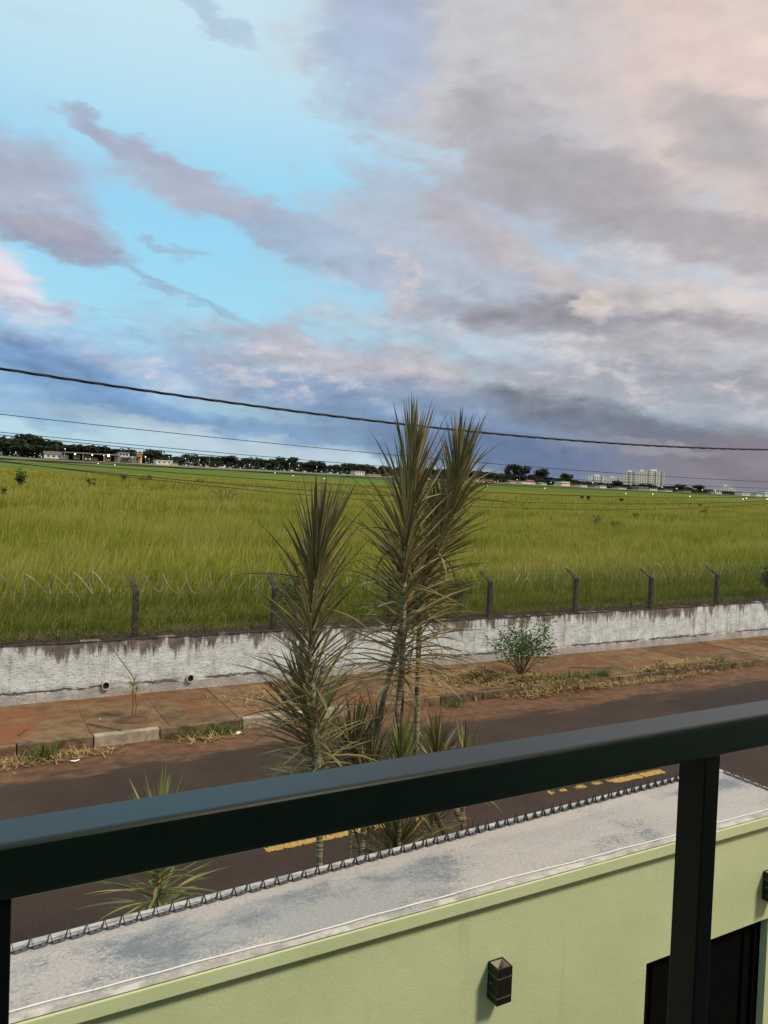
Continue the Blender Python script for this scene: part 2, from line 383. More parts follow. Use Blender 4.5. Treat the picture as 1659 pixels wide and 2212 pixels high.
def m_grass():
    m, n, p, tc = custom('grass blades'); geo = n.n('ShaderNodeNewGeometry'); co = geo.outputs['Position']; x, y, z = n.sep(co)
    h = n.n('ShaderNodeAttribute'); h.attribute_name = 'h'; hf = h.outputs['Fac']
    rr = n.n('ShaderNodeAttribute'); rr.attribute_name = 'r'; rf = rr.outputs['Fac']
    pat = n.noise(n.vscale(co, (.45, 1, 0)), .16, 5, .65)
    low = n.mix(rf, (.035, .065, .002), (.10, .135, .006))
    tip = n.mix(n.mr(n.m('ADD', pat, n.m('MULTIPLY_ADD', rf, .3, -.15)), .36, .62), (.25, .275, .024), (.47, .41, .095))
    near = n.mr(y, 17.5, 22.5)
    tip = n.mix(near, n.mix(rf, (.10, .165, .004), (.25, .26, .014)), tip)
    tip = n.mix(n.mr(rf, .89, .92), tip, (.56, .47, .17))
    tip = n.mix(n.m('MULTIPLY', n.mr(n.noise(n.vscale(co, (.35, 1, 0)), .55, 4, .6), .52, .66), .55), tip, (.11, .15, .010))
    tip = n.mix(n.m('MULTIPLY', n.mr(n.noise(n.vscale(co, (.25, 1, 0)), .09, 4, .6), .55, .68), .6), tip, (.40, .36, .11))
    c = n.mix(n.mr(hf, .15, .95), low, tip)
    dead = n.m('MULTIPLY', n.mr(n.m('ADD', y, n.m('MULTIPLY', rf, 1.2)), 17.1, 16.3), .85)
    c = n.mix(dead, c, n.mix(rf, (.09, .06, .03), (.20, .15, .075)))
    n.put(p.inputs['Base Color'], c); p.inputs['Roughness'].default_value = .8; p.inputs['Specular IOR Level'].default_value = .03
    tr = n.n('ShaderNodeBsdfTranslucent'); n.put(tr.inputs[0], c); ms = n.n('ShaderNodeMixShader'); ms.inputs[0].default_value = .3
    n.t.links.new(p.outputs[0], ms.inputs[1]); n.t.links.new(tr.outputs[0], ms.inputs[2])
    out = [q for q in n.t.nodes if q.type == 'OUTPUT_MATERIAL'][0]; n.t.links.new(ms.outputs[0], out.inputs[0]); return m
def m_leaf(name, mid, edge, var=.3, red=0.):
    m, n, p, tc = custom(name); x, y, z = n.sep(tc.outputs['Generated'])
    oi = n.n('ShaderNodeObjectInfo'); rd = oi.outputs['Random']
    d = n.m('ABSOLUTE', n.m('SUBTRACT', y, .5))
    st = n.noise(n.vscale(tc.outputs['Object'], (2, 90, 4)), 2, 3)
    c = n.mix(n.mr(d, .22, .40), mid, edge)
    c = n.mix(n.mr(st, .4, .7, 0, .35), c, (.30, .29, .20))
    c = n.mix(n.m('MULTIPLY', n.mr(x, .8, 1.), .6), c, (.16, .085, .045))
    c = n.mix(n.mr(rd, .72, 1., 0, .6), c, edge)
    r2 = n.m('FRACT', n.m('MULTIPLY', rd, 17.3))
    c = n.mix(n.mr(r2, .8, .9, 0, .5), c, (.17, .06, .045) if red else (.20, .16, .085))
    c = n.mix(1., c, n.m('MULTIPLY_ADD', n.m('FRACT', n.m('MULTIPLY', rd, 7.7)), 2*var, 1-var), 'MULTIPLY')
    n.put(p.inputs['Base Color'], c); p.inputs['Roughness'].default_value = .5; p.inputs['Specular IOR Level'].default_value = .35
    tr = n.n('ShaderNodeBsdfTranslucent'); n.put(tr.inputs[0], c); ms = n.n('ShaderNodeMixShader'); ms.inputs[0].default_value = .12
    n.t.links.new(p.outputs[0], ms.inputs[1]); n.t.links.new(tr.outputs[0], ms.inputs[2])
    out = [q for q in n.t.nodes if q.type == 'OUTPUT_MATERIAL'][0]; n.t.links.new(ms.outputs[0], out.inputs[0]); return m
def m_stem():
    m, n, p, tc = custom('ringed stem bark'); co = tc.outputs['Object']
    ring = n.noise(n.vscale(co, (3, 3, 40)), 1.4, 4, .6)
    c = n.mix(n.mr(ring, .38, .62), (.11, .08, .042), (.37, .31, .20))
    n.put(p.inputs['Base Color'], c); p.inputs['Roughness'].default_value = .85
    addbump(n, p, ring, .8, .01); return m
M_asphalt = m_asphalt(); M_slab = m_slab(); M_green = m_green(); M_coping = m_coping(); M_field = m_field(); M_grass = m_grass(); M_stem = m_stem()
M_leaf = m_leaf('olive strap leaf', (.118, .120, .030), (.43, .32, .145), .48, 1)
M_leafg = m_leaf('green strap leaf', (.115, .155, .018), (.42, .34, .12), .38)
M_leafr = m_leaf('red strap leaf', (.22, .035, .03), (.30, .07, .05), .3)
M_soil = mat('bare red soil', (.085, .044, .028), (.15, .08, .05), 4, .95, .6, 30)
M_kerb = mat('dirty kerb concrete', (.075, .050, .030), (.19, .125, .070), 5, .9, .6, 40, obj_var=.25)
M_kerbw = mat('pale kerb concrete', (.24, .205, .16), (.42, .34, .25), 5, .9, .5, 40)
M_yellow = mat('worn yellow road paint', (.36, .21, .045), (.52, .33, .08), 20, .8, .5, 150)
M_white = mat('white limewash band', (.36, .32, .28), (.64, .58, .52), 9, .8, .6, 70)
M_outer = mat('weathered edge mortar', (.30, .31, .32), (.58, .53, .50), 11, .85, .6, 60)
M_bead = mat('white sealant', (.74, .74, .74), (.82, .82, .81), 30, .5)
M_metal = mat('dark gunmetal spike steel', (.055, .055, .06), (.095, .09, .09), 30, .45, .2, 90, spec=.5)
M_rail = mat('black green enamel', (.003, .0105, .0075), (.0045, .0135, .0095), 20, .30, .015, 300, spec=.55)
M_railpost = mat('black enamel on posts', (.003, .0035, .003), (.0045, .005, .004), 20, .4, .03, 300, spec=.25)
M_gate = mat('matt black gate paint', (.0035, .0035, .0037), (.005, .005, .0055), 15, .8, .1, 120, spec=.04)
M_sconce = mat('charcoal cast lamp body', (.006, .006, .0065), (.009, .009, .0095), 40, .45, .2, 200, spec=.4)
M_beige = mat('pale lamp interior', (.50, .45, .34), (.56, .50, .38), 20, .6)
M_glass = mat('frosted lens strip', (.09, .09, .06), (.16, .15, .09), 20, .25, spec=.6)
M_post = mat('weathered concrete post', (.026, .019, .015), (.085, .064, .050), 12, .9, .8, 60)
M_wire = mat('weathered galvanised wire', (.06, .056, .046), (.11, .10, .08), 3, .7)
M_razor = mat('razor wire steel', (.15, .15, .13), (.33, .32, .28), 2, .5, spec=.5)
M_cable = mat('black cable sheath', (.012, .012, .014), (.022, .021, .022), 10, .6)
M_straw = mat('dry straw', (.24, .155, .06), (.46, .32, .14), 6, .9)
M_weed = mat('fresh weed green', (.055, .095, .014), (.11, .15, .03), 6, .8)
M_bushleaf = mat('dark bush leaf', (.018, .040, .005), (.06, .10, .014), 8, .7, spec=.12)
M_twig = mat('grey brown twig', (.075, .052, .038), (.13, .095, .07), 12, .9)
M_flower = mat('pink petal', (.55, .10, .13), (.65, .18, .18), 6, .6)
M_paper = mat('white litter', (.62, .60, .56), (.74, .72, .68), 20, .8)
M_dark = mat('dark opening', (.008, .007, .006), (.014, .012, .010), 10, .9)
M_pvc = mat('old white pipe', (.48, .43, .36), (.60, .55, .48), 10, .6)
M_treeleaf = mat('distant tree foliage', (.010, .017, .007), (.030, .042, .016), .35, .85, obj_var=.3)
M_treeleaf2 = mat('distant lighter foliage', (.022, .035, .012), (.045, .06, .02), .35, .85, obj_var=.3)
M_trunk = mat('dark trunk bark', (.03, .022, .016), (.055, .04, .03), 2, .9)
M_wwall = mat('white painted wall', (.62, .61, .58), (.72, .71, .68), .4, .8)
M_cream = mat('cream tower render', (.66, .61, .55), (.72, .67, .61), .2, .8, obj_var=.1)
M_band = mat('brown tower stripe', (.27, .21, .18), (.32, .26, .22), .2, .8)
M_win = mat('dark window glass', (.02, .022, .026), (.04, .045, .05), .6, .2, spec=.5)
M_tile = mat('red clay roof', (.28, .085, .05), (.36, .13, .075), 1.5, .9)
M_broof = mat('brown weathered roof', (.10, .075, .06), (.20, .16, .13), 1.2, .9)
M_conc = mat('raw grey concrete', (.20, .18, .155), (.30, .27, .235), .6, .9)
M_yel = mat('yellow truck paint', (.42, .34, .05), (.48, .39, .07), 1, .5)
M_tyre = mat('black rubber', (.012, .012, .012), (.02, .02, .02), 5, .9)
M_runway = mat('runway asphalt', (.045, .045, .046), (.065, .063, .06), .1, .9)
M_orange = mat('orange brick panel', (.36, .14, .06), (.42, .18, .08), .8, .9)
M_lampw = emis('white airfield lamp', (1, .96, .86), 3.5)
M_lampy = emis('warm floodlight', (1, .82, .42), 14)

# ------------------------------------------------------------------ ground and terrain
ZW0, ZW1 = .13, 1.246                                 # pavement level, top of the retaining wall
def fz(x, y):                                          # ground of the airfield
    x = np.clip(x, -200, 1500); t = (np.minimum(y, 450)-15.9)/434.1
    z = -3.24 + t*(14.0 - .0035*(x-17))
    zz = z + CAMZ
    far = np.maximum(y, 450)/450
    return (z*far if np.isscalar(z) else np.where(y > 450, z*far, z)) + CAMZ - np.where(np.asarray(y) < 17, .06, 0)
mb = MB(); mb.box(-3000, 6000, -3000, 15.9, -.9, -.06)
struct(mb.build('ground', M_soil))
ys = np.concatenate([np.linspace(16.16, 20, 8), np.linspace(22, 60, 20), np.linspace(66, 200, 30), np.linspace(215, 500, 24), np.geomspace(560, 9000, 14)])
xs = np.concatenate([-np.geomspace(6000, 120, 10), np.linspace(-100, 200, 61), np.geomspace(215, 12000, 36)])
gx, gy = np.meshgrid(xs, ys); gz = fz(gx, gy)
bumpz = (np.sin(gx*.21+gy*.13)*np.sin(gy*.17-gx*.06)*.12) * np.clip((gy-18)/20, 0, 1)
V_ = np.stack([gx, gy, gz+bumpz], -1).reshape(-1, 3); nx, ny = len(xs), len(ys)
i_, j_ = np.meshgrid(np.arange(nx-1), np.arange(ny-1)); b_ = (j_*nx+i_).ravel()
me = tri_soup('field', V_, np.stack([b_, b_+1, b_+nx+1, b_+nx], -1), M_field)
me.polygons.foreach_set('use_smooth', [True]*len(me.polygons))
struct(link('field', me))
# runway strip lies 4 cm over the turf
rx = np.linspace(-400, 2200, 60); rv = []; 
for yv in (305, 332): rv.append(np.stack([rx, np.full_like(rx, yv), fz(rx, np.full_like(rx, float(yv)))+.25], -1))
rv = np.concatenate(rv); k_ = np.arange(59)
struct(link('runway', tri_soup('runway', rv, np.stack([k_, k_+1, k_+61, k_+60], -1), M_runway)))

# road, near pavement, yard
mb = MB(); nseg = 60
for i in range(nseg):
    x0, x1 = -60+i*4, -56+i*4
    ysr = [4.95, 7, 8.6, 10.5, 12.4, 13.42]; zs = [0, .05, .075, .05, .0, -.01]
    for j in range(5):
        mb.add([(x0, ysr[j], zs[j]-.06+.02), (x1, ysr[j], zs[j]-.06+.02), (x1, ysr[j+1], zs[j+1]-.06+.02), (x0, ysr[j+1], zs[j+1]-.06+.02)], [(0,1,2,3)])
road = struct(mb.build('road', M_asphalt))
def roadz(y): return float(np.interp(y, [4.95, 7, 8.6, 10.5, 12.4, 13.42], [0, .05, .075, .05, 0, -.01]))-.04
def dash(x0, x1, y0, y1, seed, worn):
    rr = random.Random(seed); m_ = MB(); n_ = int((x1-x0)/.018)
    for i in range(n_):
        a0, a1 = x0+(x1-x0)*i/n_, x0+(x1-x0)*(i+1)/n_
        if (worn > .2 and math.sin(i*.35+seed)*.5+rr.uniform(-.3,.3) < worn-.5) or rr.random() < worn*.25: continue
        l, h = y0+rr.uniform(-.012, .02)+worn*rr.uniform(0, .08), y1-rr.uniform(-.012, .02)-worn*rr.uniform(0, .08)
        m_.add([(a0,l,roadz(l)+.005),(a1,l+rr.uniform(-.01,.01),roadz(l)+.005),(a1,h,roadz(h)+.005),(a0,h+rr.uniform(-.01,.01),roadz(h)+.005)], [(0,1,2,3)])
    return m_.build('road_line', M_yellow, road)
dash(3.31, 5.5, 8.55, 8.68, 1, 0.0); dash(7.75, 9.0, 8.52, 8.65, 2, .45); dash(9.0, 10.15, 8.46, 8.62, 5, .06); dash(13, 15.2, 8.5, 8.63, 3, .2); dash(-1.6, .5, 8.55, 8.68, 4, .1)
mb = MB(); mb.box(-60, 180, 3.9, 4.8, -.2, .10); struct(mb.build('near_pavement', M_slab))
mb = MB(); mb.box(-60, 180, 4.8, 4.95, -.2, .11); struct(mb.build('near_kerb', M_kerb, bevel=.01))
mb = MB(); mb.box(-20, 30, -12, 2.9, -.3, .02); struct(mb.build('yard', M_slab))

# far pavement: one object per slab, kerb stones
sw = MB(); sw.box(-60, 180, 13.56, 15.9, -.2, .121); sw = struct(sw.build('pavement', M_soil))
joints = [2.0-.0-2.62*k for k in range(6, 0, -1)] + [2.0]
x_ = 2.0
for k in range(16): x_ += 1.31*(1+.06*random.uniform(-1, 1)) if k % 2 else 1.31; joints.append(x_)
while joints[-1] < 60: joints.append(joints[-1]+random.uniform(1.2, 2.3))
joints = sorted(joints)
for a, b in zip(joints[:-1], joints[1:]):
    dz = random.uniform(-.008, .008); pit = a < 2.75 < b and False
    m_ = MB(); g = .012
    j1, j2 = random.uniform(-.02, .02), random.uniform(-.02, .02)
    m_.prism([(a+g, 13.575), (b-g, 13.575), (b-g+j1, 15.87), (a+g+j2, 15.87)], .02, ZW0+dz)
    m_.build('slab', M_slab, sw, bevel=.006)
kb = struct(bpy.data.objects.new('kerb', None)); COL.objects.link(kb)
x_ = -14.0; edges = [-14, -12.8, -11.6, -10.4, -9.2, -8, -6.9, -5.8, -4.7, -3.6, -2.5, -1.4, -.3, .85, 2.02, 3.12, 4.62, 5.7, 6.8, 7.9, 9.0, 10.1, 11.2]
while edges[-1] < 60: edges.append(edges[-1]+random.uniform(.85, 1.15))
for a, b in zip(edges[:-1], edges[1:]):
    white = abs(a-2.02) < .01 or abs(a-4.62) < .01 or abs(a-5.7) < .01
    sink = 0 if white else random.uniform(0, .03)
    m_ = MB(); o1, o2 = random.uniform(-.02, .02), random.uniform(-.02, .02)
    m_.prism([(a+.008, 13.42+o1), (b-.008, 13.42+o2), (b-.008, 13.565), (a+.008, 13.565)], -.2, ZW0+.01-sink)
    m_.build('kerb_stone', M_kerbw if white or (9.1 < a < 10) else M_kerb, kb, bevel=.014)

# ------------------------------------------------------------------ retaining wall and fence
M_old = m_oldpaint(ZW0, ZW1-ZW0)
wall = thing('retaining_wall', 'low whitewashed retaining wall with dark run-off stains holding up the grass field', 'wall', (0, 15.9, 0))
def rough_wall(x0, x1, y0, y1, z0, z1, nxs, nzs, amp, topj):
    xsw = np.linspace(x0, x1, nxs); zsw = np.linspace(z0, z1, nzs); m_ = MB(); vs = []
    for j, zz in enumerate(zsw):
        for i, xx in enumerate(xsw):
            dz = (rng.normal(0, topj) if j == nzs-1 else 0)
            vs.append((xx, y0+rng.normal(0, amp), zz+dz))
    o = len(vs)
    for i, xx in enumerate(xsw): vs.append((xx, y1, vs[(nzs-1)*nxs+i][2]))
    for i, xx in enumerate(xsw): vs.append((xx, y1, z0))
    fs = [(j*nxs+i, j*nxs+i+1, (j+1)*nxs+i+1, (j+1)*nxs+i) for j in range(nzs-1) for i in range(nxs-1)]
    fs += [((nzs-1)*nxs+i, (nzs-1)*nxs+i+1, o+i+1, o+i) for i in range(nxs-1)]
    fs += [(o+i, o+i+1, o+nxs+i+1, o+nxs+i) for i in range(nxs-1)]
    m_.add(vs, fs); return m_
rough_wall(-16, 70, 15.92, 16.16, -.1, ZW1, 480, 9, .006, .006).build('wall_face', M_old, wall, base=wall.location)
rough_wall(-16, 70, 15.86, 15.93, -.1, ZW0+.19, 480, 3, .008, .014).build('footing', M_old, wall, base=wall.location)
m_ = MB(); cxs = np.linspace(-16, 70, 400)
for a, b in zip(cxs[:-1], cxs[1:]):
    m_.box(a, b, 15.90+rng.normal(0, .003), 16.17, ZW1-.004, ZW1+.006+rng.normal(0, .003))
m_.build('mortar_cap', M_post, wall, base=wall.location)
for hx, hz in ((2.585, .36), (4.275, .365)):
    m_ = MB(); nn = 14; vs = []
    for yy, rr_ in ((15.80, .075), (15.80, .062), (15.93, .062), (15.97, .075)):
        vs += [(hx+rr_*math.cos(2*math.pi*k/nn), yy, hz+rr_*1.15*math.sin(2*math.pi*k/nn)) for k in range(nn)]
    fs = [(r*nn+k, r*nn+(k+1)%nn, ((r+1)%4)*nn+(k+1)%nn, ((r+1)%4)*nn+k) for r in (0, 1, 3) for k in range(nn)]
    m_.add(vs, fs); dp = m_.build('drain_pipe', M_pvc, wall, base=wall.location)
    m_ = MB(); m_.add([(hx+.066*math.cos(2*math.pi*k/nn), 15.835, hz+.07*math.sin(2*math.pi*k/nn)) for k in range(nn)], [tuple(range(nn))])
    m_.build('drain_hole', M_dark, dp, base=wall.location)
fence = thing('security_fence', 'chain-link fence on dark bent-topped posts with coiled razor wire along the field edge', 'fence', (0, 16.05, ZW1))
FB = Vector(fence.location)
for k in range(-4, 16):
    px = 3.165+3.0*k; hgt = .93+random.uniform(-.03, .03); lx, ly = random.uniform(-.03, .03), random.uniform(-.02, .03); w = .06
    bend = random.uniform(.8, 1.1); dxb = random.uniform(-.05, .02)
    if k == 0: bend = .6; dxb = -.03
    m_ = MB(); prof = [(0, 0, -.25), (0, 0, 0), (lx, ly, hgt), (lx+dxb, ly+.40*bend, hgt+.25-.03*bend)]; vs = []
    for i, (a, b, c) in enumerate(prof):
        ww = w*(1.0 if i < 2 else .92)
        t = .0 if i < 3 else .035
        vs += [(px+a-ww, 16.05+b-ww, ZW1+c-t), (px+a+ww, 16.05+b-ww, ZW1+c-t), (px+a+ww, 16.05+b+ww, ZW1+c+t), (px+a-ww, 16.05+b+ww, ZW1+c+t)]
    fs = [(i*4+j, i*4+(j+1)%4, i*4+4+(j+1)%4, i*4+4+j) for i in range(3) for j in range(4)]+[(12,13,14,15)]
    m_.add(vs, fs); m_.build('post', M_post, fence, base=FB, bevel=.008)
m_ = MB(); xx = -9.; step = .085
while xx < 45:
    for sgn in (1, -1):
        a = Vector((xx, 16.0, ZW1+.02)); b = Vector((xx+sgn*.93, 16.0, ZW1+.95))
        m_.tube([a, b], .0023, 3, cap=False)
    xx += step
mesh_o = m_.build('chain_link_mesh', M_wire, fence, base=FB); mesh_o['kind'] = 'stuff'
for zz in (.05, .5, .96):
    m_ = MB(); m_.tube([(x, 15.995, ZW1+zz+.012*math.sin(x*2.1)) for x in np.linspace(-9, 45, 120)], .003, 4); m_.build('tension_wire', M_wire, fence, base=FB)
for yy, zz in ((16.2, 1.05), (16.36, 1.16)):
    m_ = MB(); m_.tube([(x, yy, ZW1+zz+.012*math.sin(x*1.3)) for x in np.linspace(-9, 45, 120)], .003, 4); m_.build('tension_wire', M_wire, fence, base=FB)
m_ = MB(); pts = []; th = 0.; xx = -9.; rr_ = random.Random(3)
while xx < 45:
    ph = math.sin(xx*.9)+.6*math.sin(xx*2.3+1)
    pitch_ = .40+.08*math.sin(xx*1.7)
    rad = .215+.022*math.sin(xx*3.1)
    pts.append((xx+.105*math.cos(th+1.3*math.sin(xx*.8)+.6)+rr_.uniform(-.004, .004), 16.27+.55*rad*math.cos(th), ZW1+1.10+rad*math.sin(th)+.02*ph)); th += math.pi/9; xx += pitch_/18
m_.tube(pts, .0075, 3)
for i in range(2, len(pts)-2, 2):                      # barbs
    p = Vector(pts[i]); d = Vector((rr_.uniform(-1,1), rr_.uniform(-1,1), rr_.uniform(-1,1))).normalized()*.02
    t = (Vector(pts[i+1])-p).normalized()*.012
    m_.add([p-d, p+t, p+d, p-t], [(0,1,2,3)])
m_.build('razor_coil', M_razor, fence, base=FB)

# ------------------------------------------------------------------ grass (uncountable)
def grass_band(y0, y1, dens, hgt, wid, seg2, x_lo=-.16, x_hi=1.62, pad=1.5):
    area = (x_hi-x_lo)*(y1*y1-y0*y0)/2+2*pad*(y1-y0); n_ = int(area*dens)
    y = np.sqrt(rng.uniform(y0*y0, y1*y1, n_)); x = (x_lo+(x_hi-x_lo)*rng.random(n_))*y + rng.uniform(-pad, pad, n_)
    # tussocks: half of the blades gather round random centres
    nc = max(40, int(n_/22)); cy = np.sqrt(rng.uniform(y0*y0, y1*y1, nc)); cx = (x_lo+(x_hi-x_lo)*rng.random(nc))*cy+rng.uniform(-pad, pad, nc); ch = rng.uniform(0, 1, nc)
    pick = rng.integers(0, nc, n_); half = rng.random(n_) < .55; sg = .11*(y0/16)
    x = np.where(half, cx[pick]+rng.normal(0, sg, n_), x); y = np.maximum(np.where(half, cy[pick]+rng.normal(0, sg, n_), y), 16.2)
    hsh = np.where(half, ch[pick], .2)
    z = fz(x, y)
    patch = .5+.25*np.sin(x*.19+2*np.sin(y*.11))+.25*np.sin(y*.35+np.sin(x*.13)*2)
    ramp = np.clip((y-16.2)/4.5, 0, 1)
    tall = rng.random(n_) < .10
    h = hgt*np.where(tall & (y > 18.5), 1.28, 1.)*(.62+.25*patch+.22*np.abs(hsh))*rng.uniform(.55, 1.25, n_)*(.32+.68*ramp)
    ang = rng.uniform(0, 2*np.pi, n_); lean = np.abs(rng.normal(0, .30, n_))+.05
    dx = np.cos(ang)*lean*h+.16*h*(.5+patch); dy = np.sin(ang)*lean*h
    wa = rng.uniform(0, np.pi, n_)*.5 - .5; wx, wy = np.cos(wa)*wid/2, np.sin(wa)*wid/2
    B0 = np.stack([x-wx, y-wy, z-.05], -1); B1 = np.stack([x+wx, y+wy, z-.05], -1); T = np.stack([x+dx, y+dy, z+h*np.sqrt(np.maximum(.3, 1-lean**2*.6))], -1)
    rv_ = np.where(tall, rng.uniform(.9, 1., n_), np.clip(.62*rng.random(n_)+.30*hsh, 0, .88))
    if seg2:
        Ma = np.stack([x+dx*.35, y+dy*.35, z+h*.58], -1); w3 = np.stack([wx, wy, 0*wx], -1)*.8
        V = np.stack([B0, B1, Ma+w3, Ma-w3, T], 1).reshape(-1, 3); i = np.arange(n_)*5
        F = np.concatenate([np.stack([i, i+1, i+2], -1), np.stack([i, i+2, i+3], -1), np.stack([i+3, i+2, i+4], -1)])
        H = np.tile([0, 0, .58, .58, 1.], n_); Rr = np.repeat(rv_, 5)
    else:
        V = np.stack([B0, B1, T], 1).reshape(-1, 3); i = np.arange(n_)*3
        F = np.stack([i, i+1, i+2], -1); H = np.tile([0, 0, 1.], n_); Rr = np.repeat(rv_, 3)
    return V, F, H, Rr
def thatch():
    n_ = 9000; x = rng.uniform(-6, 42, n_); y = rng.normal(16.2, .09, n_).clip(16.0, 16.6); z = np.full(n_, ZW1+.01)+rng.uniform(0, .10, n_)
    a = rng.uniform(0, 2*np.pi, n_); L = rng.uniform(.08, .3, n_); w = .009
    B0 = np.stack([x, y, z], -1); sx = np.stack([-np.sin(a)*w, np.cos(a)*w, 0*a], -1); T = B0+np.stack([np.cos(a)*L, np.sin(a)*L*.6, rng.uniform(-.06, .16, n_)], -1)
    V = np.stack([B0-sx, B0+sx, T], 1).reshape(-1, 3); i = np.arange(n_)*3
    return V, np.stack([i, i+1, i+2], -1)
tv, tf = thatch()
tag(link('dead_grass', tri_soup('dead_grass', tv, tf, mat('dead thatch', (.075, .05, .025), (.19, .14, .07), 5, .95))), 'fringe of dead brown grass along the top of the whitewashed wall', 'dead grass', kind='stuff')
parts = [grass_band(16.15, 18.5, 520, .62, .013, True), grass_band(18.5, 27, 330, .78, .014, True), grass_band(27, 46, 130, .8, .026, False),
         grass_band(46, 80, 42, .8, .05, False), grass_band(80, 145, 12, .75, .10, False)]
off = 0; Vs, Fs, Hs, Rs = [], [], [], []
for V, F, H, Rr in parts:
    Vs.append(V); Fs.append(F+off); Hs.append(H); Rs.append(Rr); off += len(V)
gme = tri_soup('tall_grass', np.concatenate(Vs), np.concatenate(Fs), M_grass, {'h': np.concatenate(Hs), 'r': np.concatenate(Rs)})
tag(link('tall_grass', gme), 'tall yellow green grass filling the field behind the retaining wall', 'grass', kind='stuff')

# ------------------------------------------------------------------ own boundary wall
ZC = 2.45                                            # top of the coping
bw = thing('boundary_wall', 'pale green boundary wall with a wide grey coping below the balcony', 'wall', (2, 3.3, 0))
BB = Vector(bw.location)
def oy(x): return 3.555+(x-.2)*.0448                 # street edge of the coping is slightly skewed
GX0, GX1, GZ = 3.565, 4.70, 1.74                      # gate opening
m_ = MB()
m_.prism([(-3, 3.05), (GX0, 3.05), (GX0, oy(GX0)-.04), (-3, oy(-3)-.04)], 0, ZC-.07)
m_.prism([(GX0, 3.05), (GX1, 3.05), (GX1, oy(GX1)-.04), (GX0, oy(GX0)-.04)], GZ, ZC-.07)
m_.prism([(GX1, 3.05), (5.03, 3.05), (5.03, oy(5.03)-.04), (GX1, oy(GX1)-.04)], 0, ZC-.07)
m_.build('wall', M_green, bw, base=BB)
m_ = MB(); m_.prism([(-3.02, 3.012), (5.06, 3.012), (5.06, oy(5.06)), (-3.02, oy(-3))], ZC-.07, ZC-.004); m_.build('coping', M_green, bw, base=BB, bevel=.006)
m_ = MB(); ncx = 60
m_.prism([(-3.01, 3.022), (5.05, 3.022), (5.05, oy(5.06)-.008), (-3.01, oy(-3)-.008)], ZC-.006, ZC); m_.build('waterproof_coat', M_coping, bw, base=BB)
rr_ = random.Random(5)
m_ = MB(); xsb = np.linspace(-3.01, 5.05, 130)
for a, b in zip(xsb[:-1], xsb[1:]):                  # limewash band on the inner edge
    e1, e2 = 3.058+.006*math.sin(a*9)+.004*math.sin(a*31), 3.058+.006*math.sin(b*9)+.004*math.sin(b*31)
    m_.add([(a, 3.016, ZC+.003), (b, 3.016, ZC+.003), (b, e2, ZC+.003), (a, e1, ZC+.003)], [(0,1,2,3)])
m_.build('inner_edge_band', M_white, bw, base=BB)
m_ = MB(); 
for a, b in zip(xsb[:-1], xsb[1:]):
    m_.add([(a, oy(a)-.045-.008*math.sin(a*7), ZC+.003), (b, oy(b)-.045-.008*math.sin(b*7), ZC+.003), (b, oy(b)-.012, ZC+.003), (a, oy(a)-.012, ZC+.003)], [(0,1,2,3)])
m_.build('outer_edge_band', M_outer, bw, base=BB)
m_ = MB(); m_.tube([(x, 3.078+.005*math.sin(x*3.1)+.003*math.sin(x*8)+.0015*math.sin(x*23), ZC+.005) for x in np.linspace(-3, 5.05, 160)], .0036, 6); m_.build('sealant_bead', M_bead, bw, base=BB)

def spike_module():                                   # folded steel plate with two leaning blades
    m_ = MB(); t = .002
    m_.add([(.012,-.013,0),(.064,-.013,0),(.064,.013,0),(.012,.013,0),(.012,-.013,t),(.064,-.013,t),(.064,.013,t),(.012,.013,t)], [(3,2,1,0),(4,5,6,7),(0,1,5,4),(1,2,6,5),(2,3,7,6),(3,0,4,7)])
    m_.box(-.006, .012, .003, .012, 0, t-.0005); m_.box(.033, .043, -.005, .004, t, t+.0008, 1)
    for x0, xt in ((.012, -.006), (.064, .082)):
        e = .0011
        m_.add([(x0-e,-.012,t),(x0+e,-.012,t),(x0+e,.012,t),(x0-e,.012,t),((x0+xt)/2-e,-.0045,.034),((x0+xt)/2+e,-.0045,.034),((x0+xt)/2+e,.0045,.034),((x0+xt)/2-e,.0045,.034),(xt,0,.072)],
              [(0,1,5,4),(1,2,6,5),(2,3,7,6),(3,0,4,7),(4,5,8),(5,6,8),(6,7,8),(7,4,8)])
    return m_.mesh('spike_bracket', [M_metal, M_dark])
spm = spike_module()
def strip(label, p0, p1):
    t = thing('spike_strip', label, 'wall spikes', p0, 'steel anti-climb spike strips on the wall top')
    d = Vector(p1)-Vector(p0); n_ = int(d.length/.0755); yaw = math.atan2(d.y, d.x)
    for i in range(n_):
        o = link('spike_bracket', spm, t, d.normalized()*(i*.0755)); o.rotation_euler = (R(random.uniform(-4, 4)), R(random.uniform(-1.5, 1.5)), yaw+R(random.uniform(3, 9)))
    return t
strip('long row of dark steel wall spikes along the street edge of the grey coping', (-2.95, 3.47-3.19*.0486, ZC+.004), (5.0, 3.70, ZC+.004))
strip('short row of dark steel wall spikes crossing the coping end at right', (5.005, 3.66, ZC+.004), (5.005, 3.06, ZC+.004))

